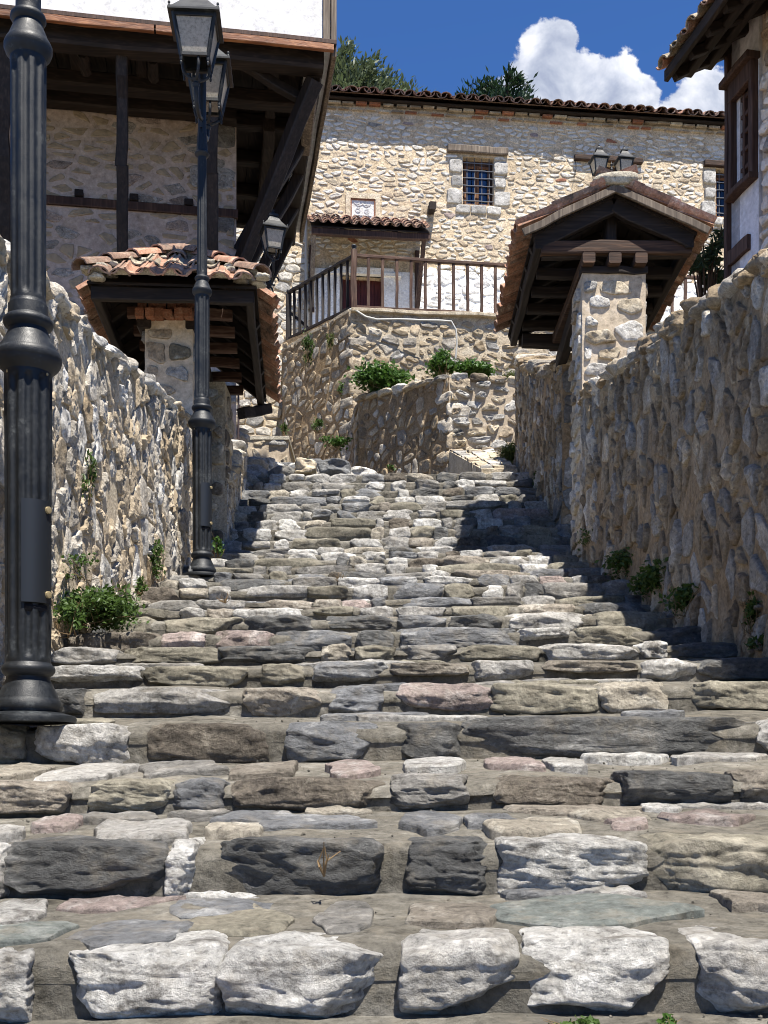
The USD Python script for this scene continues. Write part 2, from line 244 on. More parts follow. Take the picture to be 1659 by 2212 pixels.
def dirty_pane():
    n = {"g": ("geometry", {}), "n1": ("noise_texture", {"scale": 45.0, "detail": 6.0, "roughness": 0.7}), "r": ("rgb_ramp", {"ramp": [(0.3, (.30, .27, .21)), (0.5, (.58, .54, .455)), (0.7, (.68, .64, .56))]}),
         "d": ("diffuse_bsdf", {}), "t": ("translucent_bsdf", {}), "m": ("mix_closure", {"fac": 0.45}), "gl": ("glossy_bsdf", {"roughness": 0.25, "color": (.8, .8, .8)}), "f": ("fresnel", {"IOR": 1.45}), "m2": ("mix_closure", {})}
    L = [("g.position", "n1.vector"), ("n1.fac", "r.fac"), ("r.color", "d.color"), ("r.color", "t.color"), ("d.BSDF", "m.closure1"), ("t.BSDF", "m.closure2"), ("f.fac", "m2.fac"), ("m.closure", "m2.closure1"), ("gl.BSDF", "m2.closure2")]
    return usdkit.material(stage, "/World/Looks/dusty_frosted_glass", n, L, surface="m2.closure")
FROST = dirty_pane()
def pane_mat():
    n = {"t": ("transparent_bsdf", {"color": (.75, .8, .85)}), "g": ("glossy_bsdf", {"roughness": 0.05, "color": (.42, .46, .52)}), "f": ("fresnel", {"IOR": 1.9}), "m": ("mix_closure", {})}
    return usdkit.material(stage, "/World/Looks/window_glass", n, [("f.fac", "m.fac"), ("t.BSDF", "m.closure1"), ("g.BSDF", "m.closure2")], surface="m.closure")
PANE = pane_mat()
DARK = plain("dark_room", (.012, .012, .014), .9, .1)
CABLE = plain("grey_plastic_conduit", (.38, .38, .36), .5)
LEAF_M = leaf_mat("weed_leaf", [(0, (.055, .10, .02)), (.5, (.12, .18, .045)), (.82, (.19, .24, .08)), (1, (.28, .23, .11))])
LEAF_B = leaf_mat("bright_leaf", [(0, (.05, .11, .018)), (.6, (.10, .19, .03)), (1, (.18, .24, .06))])
LEAF_D = leaf_mat("dark_shrub_leaf", [(0, (.03, .055, .022)), (.6, (.07, .105, .045)), (1, (.15, .19, .10))], .3)
LEAF_Y = leaf_mat("dry_grass_blade", [(0, (.10, .13, .03)), (.5, (.22, .22, .07)), (1, (.34, .28, .14))])
NEEDLE_P = leaf_mat("pale_needle", [(0, (.09, .12, .055)), (.5, (.16, .19, .09)), (1, (.25, .28, .15))], .3)
NEEDLE_D = leaf_mat("dark_needle", [(0, (.02, .045, .018)), (.6, (.045, .085, .03)), (1, (.09, .13, .05))], .25)
BARK = plain("bark", (.07, .05, .035), .95, .1)
STEM = plain("dry_stem", (.16, .11, .06), .9, .1)

# ------------------------------------------------------------------ stones
def pick(rng, weights):
    ms, ws = zip(*weights); ws = np.array(ws, float); return ms[rng.choice(len(ms), p=ws / ws.sum())]
def resample(poly, n):
    ring = np.array(poly.exterior.coords)[:-1] if hasattr(poly, "exterior") else np.asarray(poly)
    c = np.vstack([ring, ring[:1]]); d = np.concatenate([[0], np.cumsum(np.linalg.norm(np.diff(c, axis=0), axis=1))])
    t = np.linspace(0, d[-1], n, endpoint=False); return np.stack([np.interp(t, d, c[:, k]) for k in range(2)], 1)
def pillow(poly, depth, rng, n=14, back=0.03, rough=0.35, rings=((1.0, .45), (.93, .9), (.72, 1.05), (.38, 1.0))):
    """A stone set in a face: local (s, t, n) vertices; irregular outline, dressed edges, uneven face."""
    p = resample(poly, n); c = p.mean(0); off = rng.random(3) * 50; size = math.sqrt(abs(poly.area))
    p = c + (p - c) * (1 + (meshkit.fbm(np.c_[p / size * 2.6, np.zeros(n)] + off, 3)[:, None] - .5) * 0.42)
    tilt = rng.normal(0, depth * .35 / size, 2); hh = depth * rng.uniform(.65, 1.3)
    V = [np.c_[p, np.full(n, -back)]]
    for k, h in rings:
        q = c + (p - c) * k
        nz = (meshkit.fbm(np.c_[q / size * 3.6, np.full(n, 0.0)] + off, 4) - .5) * 2 * rough * depth
        V.append(np.c_[q, hh * h + nz * min(1, h) + ((q - c) @ tilt)])
    V.append([[*c, hh * (1 + rng.normal(0, .15))]])
    v = np.vstack(V); m = len(rings) + 1
    f = grid_faces(m, n, True); o = (m - 1) * n; fan = [(o + i, o + (i + 1) % n, m * n) for i in range(n)]
    return v, np.vstack([f, fan])
RINGS = {4: ((1.0, .45), (.93, .9), (.72, 1.05), (.38, 1.0)), 6: ((1.0, .35), (.95, .8), (.84, 1.0), (.67, 1.08), (.47, 1.05), (.24, 1.0))}
def to_world(v, fr):
    Og, S_, T_, N_ = fr; return Og + v[:, :1] * S_ + v[:, 1:2] * T_ + v[:, 2:] * N_
def frame(Og, s_dir, n_hint):
    """origin, horizontal s axis, vertical t axis, normal (towards n_hint). Mirrors faces if needed."""
    s = np.asarray(s_dir, float); s = s / np.linalg.norm(s); t = np.array([0, 0, 1.0]); n = np.cross(s, t)
    flip = n @ np.asarray(n_hint, float) < 0
    return (np.asarray(Og, float), s, t, -n if flip else n), flip
def rubble(region, cw, ch, gap, rng, jit=.33, drop=0.0, round_=0.25):
    x0, y0, x1, y1 = region.bounds; k = ch / cw; pts = []
    ny = int((y1 - y0) / ch) + 4; nx = int((x1 - x0) / cw) + 5
    for j in range(ny):
        off = rng.random()
        for i in range(nx):
            pts.append(((x0 + (i - 2 + off) * cw + rng.normal(0, jit * cw)) * k, y0 + (j - 1.5) * ch + rng.normal(0, jit * .6 * ch)))
    vor = Voronoi(np.array(pts)); out = []
    for r in vor.point_region:
        reg = vor.regions[r]
        if -1 in reg or len(reg) < 3: continue
        q = vor.vertices[reg] / [k, 1]
        if q[:, 0].min() > x1 + 1 or q[:, 0].max() < x0 - 1 or abs(q).max() > 1e3: continue
        g = Polygon(q).intersection(region)
        if g.is_empty or rng.random() < drop: continue
        gg = gap * rng.uniform(.5, 1.5)
        g = g.buffer(-gg / 2 - round_ * ch * .5).buffer(round_ * ch * .5)
        for piece in getattr(g, "geoms", [g]):
            if piece.geom_type == "Polygon" and piece.area > 0.12 * cw * ch: out.append(piece)
    return out
def prism(region, thick, fr, flip):
    parts = []
    for g in getattr(region, "geoms", [region]):
        m = trimesh.creation.extrude_polygon(g, thick, engine="earcut"); v = np.array(m.vertices); v[:, 2] -= thick; f = np.array(m.faces)
        parts.append((to_world(v, fr), f[:, ::-1] if flip else f))
    return cat(parts)
def stone_wall(parent, fr, flip, region, cw, ch, gap, depth, mats, mortar, seed, thick=.4, drop=0., most=300, stuff=RUB, rough=.35, n=14, body="mortar", jit=.33, stone="stone", holes=None, round_=.25, back=.03, rings=4, shade=35):
    rng = np.random.default_rng(seed)
    reg = region.difference(holes) if holes is not None else region
    if mortar is not None: obj(body, prism(reg, thick, fr, flip), mortar, parent)
    polys = sorted(rubble(reg, cw, ch, gap, rng, jit, drop, round_), key=lambda g: -g.area); rest = []
    for i, g in enumerate(polys):
        v, f = pillow(g, depth * rng.uniform(.6, 1.35), rng, n, rough=rough, back=back, rings=RINGS[rings]); v = to_world(v, fr); f = f[:, ::-1] if flip else f
        if i < most: obj(stone, (v, f), pick(rng, mats), parent, smooth=shade)
        else: rest.append((v, f))
    if rest: tag(obj("rubble", cat(rest), stuff, parent, smooth=shade), kind="stuff")
CUBES = {}
def rock(c, size, rng, res=3, e=7.0, cuts=7, amp=.07, warp=.12, freq=3.0, strata=1.0):
    if (res, e) not in CUBES:
        m = trimesh.creation.box((1, 1, 1))
        for _ in range(res): m = m.subdivide()
        m.merge_vertices(); p = np.array(m.vertices); q = (np.abs(p) ** e).sum(1) ** (1 / e); inf = np.abs(p).max(1)
        CUBES[res, e] = (p * (inf / q)[:, None] * 1.0, np.array(m.faces))
    p, f = CUBES[res, e]; p = p.copy(); size = np.asarray(size, float); off = rng.random(3) * 60
    for k in range(3): p[:, k] += (meshkit.fbm(p * 2.0 + off + 17 * k, 2) - .5) * warp * (1.0 if k != 2 else .8)
    for _ in range(cuts):
        nrm = rng.normal(size=3); nrm[1] -= .6; nrm /= np.linalg.norm(nrm); d = p @ nrm; lim = d.max() * rng.uniform(.78, .97); over = np.clip(d - lim, 0, None); p -= over[:, None] * nrm * .95
    w = p * size; s = size.min()
    q = w / s * freq * .6 * np.array([1, 1, strata])
    nz = meshkit.fbm(q + off, 5) - .5; st = meshkit.fbm(q * [.5, .5, 1.6] + off + 9, 4); st = np.abs(st - .5) * 2
    dirn = p / np.linalg.norm(p, axis=1, keepdims=True)
    w = w + dirn * (nz * 2 - np.clip(.25 - st, 0, 1) * 1.6)[:, None] * amp * s
    return w + np.asarray(c, float), f

# ------------------------------------------------------------------ the setting: ground, hill, stairs
lip_v = [2056, 1827, 1686, 1565, 1486, 1436, 1397, 1364, 1332, 1312, 1295, 1266, 1249, 1237, 1222, 1205, 1194, 1184, 1164, 1140, 1122, 1103.6, 1087, 1073, 1057, 1040, 1024]
zz = [-.302, -.153, -.008, .18, .34, .5, .66, .82, .98, 1.1, 1.2, 1.36, 1.5, 1.62, 1.77, 1.92, 2.05, 2.17, 2.34, 2.53, 2.71, 2.88, 3.04, 3.2, 3.38, 3.56, 3.73]
dd = [1.93, 2.5, 3.05, 3.75] + [F * z / (1680 - v) for z, v in zip(zz[4:], lip_v[4:])]
base_v = {0: 2196, 1: 1936, 2: 1751, 3: 1640, 4: 1545, 5: 1482, 6: 1434}
zb = [(1680 - base_v[i]) / F * dd[i] if i in base_v else zz[i] - .8 * (zz[i] - zz[i - 1]) for i in range(27)]
SD = np.array([0.35, .9, 1.42] + dd); SZ = np.array([-.72, -.58, -.44] + zz) + E; SB = np.array([-.86, -.70, -.56] + zb) + E
SB[3] = min(SB[3], SZ[2] + .03)
TILT = 0.012
def ground_z(d): return np.interp(d, SD, SZ)

def terrain():
    xs = np.concatenate([[-400, -150, -60, -30], np.linspace(-16, 16, 33), [30, 60, 150, 400]]); ys = np.concatenate([[-400, -150, -50, -20, -8, -2, 0.2], np.linspace(1.5, 30, 40), [34, 40, 48, 60, 80, 150, 400]])
    X, Y = np.meshgrid(xs, ys, indexing="ij")
    prof = np.interp(Y, [-400, -20, .3, 1.9, 13.7, 17, 20, 26.5, 30, 60, 400], [-2, -.6, -.25, .2, 4.0, 4.6, 6.0, 8.6, 10.0, 21, 24])
    lane = (np.abs(X) < 2.2) & (Y < 14); prof = prof - np.where(lane, .25, 0) - np.where((X < -1) & (Y > 14) & (Y < 21), .1, 0)
    Z = prof + (meshkit.fbm(np.stack([X * .4, Y * .4, X * 0], -1), 3) - .5) * np.where(lane, .05, .25)
    Z = np.where((np.abs(X) >= 2.2) & (Y < 16) & (Y > 0), Z - .3, Z)
    return np.stack([X, Y, Z], -1).reshape(-1, 3), grid_faces(len(xs), len(ys))
tag(obj("ground", terrain(), SOIL, smooth=True), kind="structure")

stairs = thing("stone_stairs", None, None, kind="structure")
rngS = np.random.default_rng(5)
def step_mesh(i):
    d0, z0, b0 = SD[i], SZ[i], SB[i]; last = i + 1 >= len(SD); d1, b1 = (d0 + 3.2, z0 + .75) if last else (SD[i + 1], SB[i + 1])
    L = d1 - d0; xs = np.linspace(-2.15, 2.15, 150)
    prof = [(d0 + .005, b0 - .12), (d0, b0), (d0 + .012, b0 + (z0 - b0) * .5), (d0 + .0, z0 - .036), (d0 + .022, z0 - .010), (d0 + .07, z0 + .0)]
    prof += [(d0 + .07 + (L - .05) * f, z0 + (b1 - z0) * f) for f in (.12, .25, .4, .55, .7, .85, 1.0)]
    prof = np.array(prof); X = np.repeat(xs[:, None], len(prof), 1); Y = np.repeat(prof[None, :, 0], len(xs), 0).copy(); Z = np.repeat(prof[None, :, 1], len(xs), 0).copy()
    q = np.stack([X * 3.0, Y * 3, Z * 3 + i * 7], -1); nz = meshkit.fbm(q * 1.6, 5, 3) - .5; lo = meshkit.noise(np.stack([X * 1.1, Y * 0 + i * 3.3, Z * 0], -1)) - .5
    k = np.ones(len(prof)); k[:2] = .3; k[-1] = .4
    k2 = k * np.where((np.arange(len(prof)) > 1) & (np.arange(len(prof)) < 6), .55, 1.0); Y += (lo * .04 + nz * .07) * k2; Z += (lo * .025 + nz * .045) * k * np.where(np.arange(len(prof)) > 2, 1, .3) + X * TILT
    return np.stack([X, Y, Z], -1).reshape(-1, 3), grid_faces(len(xs), len(prof))[:, ::-1]
STEP = [obj("step", step_mesh(i), MORT_STEP, stairs, smooth=True) for i in range(len(SD))]
explicit = {
 0: [(-40, 64, W), (143, 480, W), (490, 832, W), (868, 1118, Lg), (1140, 1452, W), (1512, 1700, Lg)],
 1: [(-60, 14, W), (18, 345, D), (363, 420, W), (482, 810, D), (885, 1050, D), (1088, 1396, W), (1410, 1700, O)],
 2: [(-60, 160, T), (200, 368, O), (376, 480, S), (515, 815, B), (850, 1004, G), (1080, 1328, B), (1345, 1572, D), (1600, 1720, T)],
 3: [(-80, 50, O), (70, 275, Lg), (325, 575, B), (620, 805, S), (862, 990, D), (1000, 1632, D), (1640, 1760, W)],
 4: [(205, 485, Lg), (530, 685, T), (716, 830, S), (868, 1060, K), (1064, 1290, O), (1296, 1450, C), (1500, 1690, O)],
 5: [(110, 300, W), (320, 535, O), (560, 655, O), (662, 832, S), (850, 1010, T), (1020, 1150, Lg), (1185, 1380, T), (1390, 1500, Lg), (1510, 1700, D)],
 6: [(112, 250, Lg), (262, 470, O), (480, 676, D), (696, 755, C), (770, 850, O), (870, 985, G), (1000, 1160, O), (1168, 1378, Lg), (1384, 1440, W), (1470, 1600, D)],
 7: [(150, 330, B), (350, 440, K), (462, 585, K), (600, 755, S), (770, 850, D), (870, 1110, S), (1125, 1230, W), (1250, 1400, O), (1430, 1560, D)],
 8: [(240, 330, O), (360, 520, O), (530, 680, D), (712, 850, D), (862, 960, S), (975, 1080, D), (1100, 1260, Lg), (1290, 1440, O)],
 9: [(270, 360, O), (385, 440, Lg), (446, 500, T), (508, 655, W), (680, 760, O), (780, 850, Lg), (862, 960, Lg), (980, 1100, O), (1120, 1240, T), (1260, 1400, D)],
}
pool = [(W, 2.2), (Lg, 3.2), (G, 2.2), (S, 1.8), (D, 1.5), (B, .7), (T, 1.0), (C, 1.2), (K, .5), (O, 1.8)]
for i in range(3, len(SD)):
    k = i - 3; d, z, b = SD[i], SZ[i], SB[i]; h = z - b
    if k in explicit:
        spans = [((u0 - 829.5) / F * d, (u1 - 829.5) / F * d, m) for u0, u1, m in explicit[k]]
    else:
        spans, x = [], -1.75
        while x < 1.8:
            w = float(np.clip(rngS.lognormal(-1.45, .42), .10, .6)); gap = rngS.choice([.01, .025, .06, .14], p=[.35, .35, .22, .08])
            if abs(x + w / 2) < .03 + w / 2 and x < .02 < x + w: w = max(.08, .0 - x) if -x > .08 else w
            spans.append((x, x + w, pick(rngS, pool))); x += w + gap
    if k in explicit:   # beyond the frame the courses go on to the walls
        rx = np.random.default_rng(900 + k)
        for side in (-1, 1):
            x = max(q[1] for q in spans) + .03 if side > 0 else -min(q[0] for q in spans) + .03
            while x < 1.72:
                w = rx.uniform(.16, .42); spans.append((x, x + w, pick(rx, pool)) if side > 0 else (-x - w, -x, pick(rx, pool))); x += w + rx.uniform(.01, .06)
    for x0, x1, m in spans:
        w = x1 - x0; near = k <= 3; hs = h * (1.16 if near else rngS.uniform(1.0, 1.2)); dep = rngS.uniform(.2, .3) if not near else rngS.uniform(.17, .25)
        if not near and rngS.random() < .12: hs *= .65
        m = STEPM.get(id(m), m); xm = (x0 + x1) / 2; cz = z + .014 + xm * TILT - hs / 2 + rngS.normal(0, .004)
        v, f = rock((xm, d + dep / 2 - rngS.uniform(.030, .046), cz), (w * (1.0 if k == 0 else 1.04 if k < 10 else 1.10) + .008, dep, hs), rngS, 5 if k < 3 else 4 if k <= 8 else 3, e=9 if near else 9, cuts=14, amp=.10 if near else .11, warp=.13 if near else .12, freq=3.4, strata=1.0 if m in (W, Lg) else rngS.uniform(1.0, 2.2))
        v[:, 1] += (v[:, 2] - (z - h)) * .06
        obj("riser_stone", (v, f), m, STEP[i], smooth=38)
treads = {
 0: [(-30, 110, 1944, 1986, W), (140, 366, 1934, 1966, K), (408, 586, 1913, 1946, W), (355, 590, 1950, 1985, S), (160, 405, 1985, 2042, S), (-40, 168, 1994, 2042, N), (400, 640, 1972, 2030, O), (686, 824, 1903, 1936, Lg), (684, 812, 1958, 2022, G), (860, 1060, 1958, 2012, T), (1085, 1282, 1914, 1952, S), (1225, 1412, 1915, 1952, Lg), (1110, 1482, 1954, 2010, N), (1402, 1592, 1894, 1916, W), (1430, 1602, 1924, 1942, C), (1550, 1700, 1944, 1982, T), (1600, 1700, 1892, 1916, W)],
 1: [(-40, 60, 1778, 1802, Lg), (72, 172, 1768, 1784, K), (160, 335, 1756, 1771, G), (195, 432, 1774, 1812, Lg), (365, 500, 1754, 1765, G), (440, 572, 1782, 1802, C), (460, 652, 1756, 1780, S), (655, 790, 1750, 1760, C), (560, 815, 1766, 1798, S), (862, 1004, 1768, 1798, S), (1000, 1122, 1775, 1791, S), (1050, 1262, 1786, 1812, C), (1100, 1390, 1738, 1768, T), (1228, 1402, 1764, 1784, C), (1310, 1405, 1786, 1803, K), (1385, 1472, 1750, 1766, W), (1468, 1700, 1738, 1758, Lg), (1430, 1622, 1768, 1788, K)],
 2: [(-30, 112, 1648, 1668, C), (112, 282, 1650, 1680, Lg), (282, 492, 1650, 1672, G), (492, 662, 1652, 1678, T), (700, 816, 1648, 1674, K), (850, 1022, 1640, 1668, W), (1050, 1172, 1645, 1667, K), (1180, 1262, 1648, 1668, Lg), (1262, 1432, 1635, 1652, W), (1440, 1640, 1636, 1656, Lg)],
}
def tread_stone(i, x0, x1, y0, y1, m):
    d0, z0 = SD[i], SZ[i]; d1, b1 = SD[i + 1], SB[i + 1]; sl = (b1 - z0) / (d1 - d0)
    na = int(rngS.integers(7, 11)); g = np.sort(np.linspace(0, 2 * math.pi, na, endpoint=False) + rngS.normal(0, .22, na)); k = 1.04 + rngS.normal(0, .15, na); c = np.abs(np.cos(g)) ** .75 * np.sign(np.cos(g)); s = np.abs(np.sin(g)) ** .8 * np.sign(np.sin(g))
    p = np.stack([(x0 + x1) / 2 + (x1 - x0) / 2 * c * k, (y0 + y1) / 2 + (y1 - y0) / 2 * s * k], 1); p[:, 1] = np.clip(p[:, 1], d0 + .03, d1 - .01)
    pg = Polygon(p).buffer(0)
    if pg.geom_type != "Polygon" or pg.area < .002: return
    v, f = pillow(pg, .012, rngS, 36, back=.05, rough=1.0, rings=((1, .3), (.96, .8), (.85, 1.0), (.68, 1.0), (.48, 1.05), (.25, 1.0)))
    v[:, 2] += z0 + (v[:, 1] - d0) * sl + v[:, 0] * TILT + .004
    obj("tread_stone", (v, f), STEPM.get(id(m), m), STEP[i], smooth=30)
for k, lst in treads.items():
    i = k + 3; d0, z0 = SD[i], SZ[i] - E; d1, b1 = SD[i + 1], SB[i + 1] - E; sl = (b1 - z0) / (d1 - d0)
    def hit(v): return min(max((z0 - sl * d0) / ((1680 - v) / F - sl), d0 + .05), d1 - .02)
    for u0, u1, v0, v1, m in lst:
        y1, y0 = hit(v0), hit(v1); ym = (y0 + y1) / 2
        tread_stone(i, (u0 - 829.5) / F * ym, (u1 - 829.5) / F * ym, y0, y1, m)
for i in range(6, 20):
    for q in range(4):
        x = rngS.uniform(-1.4, 1.3); w = rngS.uniform(.2, .5); L = SD[i + 1] - SD[i]
        y = SD[i] + L * rngS.uniform(.4, .6); tread_stone(i, x, x + w, y, y + min(.12, .35 * L), pick(rngS, pool))
for x0, x1, y0, y1, m in [(-.45, -.1, 1.55, 1.84, K), (.25, .6, 1.5, 1.8, K), (.66, 1.1, 1.6, 1.84, C), (-.95, -.55, 1.5, 1.8, Lg)]: tread_stone(2, x0, x1, y0, y1, m)

gr_ = []
ico = trimesh.creation.icosahedron(); iv, if_ = np.array(ico.vertices), np.array(ico.faces)
for _ in range(1100):
    i = int(rngS.choice([2, 3, 4, 5, 6, 7, 8, 9])); L = SD[i + 1] - SD[i]; f = 1 - rngS.random() ** 1.6 * .9; y = SD[i] + .06 + (L - .08) * f; x = rngS.uniform(-.42, .42) * max(y, 1.2)
    r = rngS.lognormal(-6.05, .4); z = SZ[i] + (SB[i + 1] - SZ[i]) * (y - SD[i]) / L + x * TILT
    gr_.append((iv * r * rngS.uniform(.6, 1.3, 3) @ np.linalg.qr(rngS.normal(size=(3, 3)))[0] + [x, y, z + r * .4], if_))
tag(obj("grit", cat(gr_), MORT_STEP, stairs), kind="stuff")

# ------------------------------------------------------------------ lane walls
def lane_wall(name, label, pts, tops, inward, seed, mats, mortar, cw=.125, ch=.20, depth=.020, thick=.42, cop=True, most=300, group=None, gap=.030, stuff=None, ext=0.0):
    stuff = stuff or RUB_D
    """pts: plan polyline (2 points), tops: [(s fraction, z top)], faces 'inward'."""
    p0, p1 = np.array(pts[0], float), np.array(pts[1], float); Ln = np.linalg.norm(p1 - p0)
    w = thing(name, label, "wall", group=group or "rubble walls lining the stairs"); fr, flip = frame((p0[0], p0[1], 0), (*(p1 - p0), 0), (*inward, 0)); rng = np.random.default_rng(seed)
    zt = lambda s: np.interp(s, [a * Ln for a, _ in tops], [b for _, b in tops]); ss = np.linspace(0, Ln, int(Ln / .12) + 2)
    low = [ground_z(p0[1] + (p1 - p0)[1] * s / Ln) - .35 for s in ss]
    top = [zt(s) + rng.normal(0, .015) for s in ss]
    region = Polygon(list(zip(ss, low)) + list(zip(ss[::-1], top[::-1])))
    obj('mortar', prism(region, thick, fr, flip), mortar, w)
    if ext: stone_wall(w, fr, flip, region.intersection(sbox(-1, -5, ext - .02, 20)), cw, ch, gap, depth, mats, None, seed + 500, rough=1.15, most=0, round_=.04, stuff=stuff, n=14, jit=.55, drop=.08, rings=4, shade=18)
    stone_wall(w, fr, flip, region.intersection(sbox(ext, -5, 50, 20)), cw, ch, gap, depth, mats, None, seed, thick=thick, rough=1.15, most=most, round_=.04, stuff=stuff, n=20, jit=.55, drop=.08, rings=6, shade=18)
    if cop:
        s = 0.0
        while s < Ln - .05:
            L = rng.uniform(.14, .3); nn = fr[3]
            c = fr[0] + fr[1] * (s + L / 2) - nn * (thick / 2) + np.array([0, 0, zt(s + L / 2) + .0])
            h = rng.uniform(.09, .17)
            v, f = rock((0, 0, 0), (L, thick + .09, h), rng, 3, e=6, cuts=8, amp=.16, warp=.3, freq=2.6)
            a = math.atan2(fr[1][1], fr[1][0]); ca, sa = math.cos(a), math.sin(a)
            v = np.stack([v[:, 0] * ca - v[:, 1] * sa, v[:, 0] * sa + v[:, 1] * ca, v[:, 2]], 1) + c
            obj("coping_stone", (v, f), pick(rng, mats), w, smooth=38); s += L
    return w
RA = rock_mat('ochre_rubble', (.32, .245, .155), (.16, .115, .068), (.46, .385, .275), 8, bump=1.0)
RO = rock_mat('brown_rubble', (.22, .165, .105), (.10, .072, .045), (.36, .295, .215), 8, bump=1.0)
RW = rock_mat('pale_rubble', (.50, .455, .385), (.28, .24, .185), (.64, .60, .53), 8, bump=1.0)
RC = rock_mat('buff_rubble', (.45, .37, .265), (.25, .195, .125), (.58, .51, .40), 8, bump=1.0)
mats_R = [(RA, 3.5), (RG, 2.6), (RO, 2), (RC, 1.2), (RW, .5)]
mats_L = [(RW, 5), (RC, 3.5), (RG, 1.2), (RA, .8), (W, 1.6)]
lane_wall("stone_wall", "rough sunlit rubble wall climbing beside the left edge of the stairs behind the lamp posts", [(-2.025, .8), (-1.66, 9.75)], [(0, E + 1.3), (.425, E + 2.40), (.534, E + 2.6), (.695, E + 2.72), (.92, E + 3.0), (1, E + 3.07)], (1, -.04), 11, mats_L, MORT_L, ext=3.8)
lane_wall("stone_wall", "shaded ochre rubble wall climbing along the right edge of the stairs up to the gate pier", [(1.9185, .5), (1.705, 9.5)], [(0, E + 1.45), (.389, E + 2.2), (.523, E + 2.42), (.768, E + 2.87), (1, E + 3.25)], (-1, 0), 12, mats_R, MORT_R, cw=.14, ch=.23, depth=.024, gap=.045, ext=3.5)
lane_wall("stone_wall", "short low rubble wall running uphill past the tiled left gate", [(-1.56, 11.02), (-1.70, 13.6)], [(0, E + 2.95), (.3, E + 3.2), (1, E + 4.2)], (1, 0), 13, mats_L, MORT_L)
lane_wall("stone_wall", "shaded rubble wall continuing uphill behind the right gate", [(1.815, 11.3), (1.80, 15.2)], [(0, E + 4.2), (.3, E + 4.55), (1, E + 5.7)], (-1, 0), 14, mats_R, MORT_R, cop=True, gap=.05)

# ------------------------------------------------------------------ roofs of barrel tiles
def tile_shape(r0, r1, L, th=.016, up=True, n=7):
    g = np.linspace(0, math.pi, n); rows = []
    for y, r in ((0, r0), (L, r1)):
        for rr in (r, r - th):
            rows.append(np.stack([-rr * np.cos(g), np.full(n, y), rr * .72 * np.sin(g) * (1 if up else -1)], 1))
    v = np.vstack(rows)   # outer0, inner0, outer1, inner1
    q = []
    for i in range(n - 1):
        q += [(i, i + 1, 2 * n + i + 1, 2 * n + i), (n + i + 1, n + i, 3 * n + i, 3 * n + i + 1), (n + i, n + i + 1, i + 1, i), (2 * n + i, 2 * n + i + 1, 3 * n + i + 1, 3 * n + i)]
    q += [(0, 2 * n, 3 * n, n), (n - 1, 2 * n - 1, 4 * n - 1, 3 * n - 1)]
    f = tri(q)
    return v, (f if up else f[:, ::-1])
def tile_slope(parent, A, Bp, up_dir, length, rng, pitch=.21, L=.42, clip=None, mats=((TILE_A, 2), (TILE_B, 2), (TILE_C, .8)), over=.07, lay=2, plug=None, r=.095, start=0.5, jit=.008, name="tile", most_rows=None):
    """Barrel tiles on the slope whose eave runs from A to Bp; up_dir points up the slope. clip(fraction along, distance up) -> keep."""
    A, Bp = np.asarray(A, float), np.asarray(Bp, float); x = Bp - A; W_ = np.linalg.norm(x); x /= W_; y = np.asarray(up_dir, float); y /= np.linalg.norm(y); z = np.cross(x, y)
    if z[2] < 0: z = -z
    n = max(1, int(round(W_ / pitch))); rows = int(math.ceil(length / (L * .8)))
    if most_rows: rows = min(rows, most_rows)
    for i in range(n + 1):
        for kind in ("under", "cover"):
            s = (i + (0 if kind == "under" else .5)) * W_ / n
            if s > W_ + .01: continue
            for j in range(rows):
                t = -over + j * L * .8
                if t + L * .6 > length + over: continue
                if clip and not clip(s / W_, t + L * .4): continue
                lift = (.03 if kind == "under" else .055) + rng.normal(0, .004)
                v, f = tile_shape(r if kind == "cover" else r * .9, r * .8 if kind == "cover" else r * .95, L, up=(kind == "cover"))
                tl = rng.normal(0, .02, 2); v = v + np.array([0, 0, 0]); zl = lift + (.085 if kind == "under" else .0) + .022 * (1 - v[:, 1] / L) + v[:, 2]
                p = A + (s + v[:, :1] + tl[0] * v[:, 1:2] + rng.normal(0, jit)) * x + (t + v[:, 1:2] + rng.normal(0, jit * 1.5)) * y + zl[:, None] * z
                fl = np.cross(x, y) @ z < 0
                obj(name, (p, f[:, ::-1] if fl else f), pick(rng, mats), parent, smooth=40)
                if plug and kind == "cover" and j == 0 and rng.random() < .8:
                    c = A + s * x + (t + .05) * y + (lift + .02) * z
                    g = np.linspace(0, math.pi, 7); k = .82 * r
                    pts = [c] + [c - k * math.cos(a) * x + k * .7 * math.sin(a) * z - y * rng.uniform(0, .03) for a in g]
                    obj("mortar_plug", (np.array(pts), np.array([(0, a, a + 1) for a in range(1, 7)])), LIME, parent)

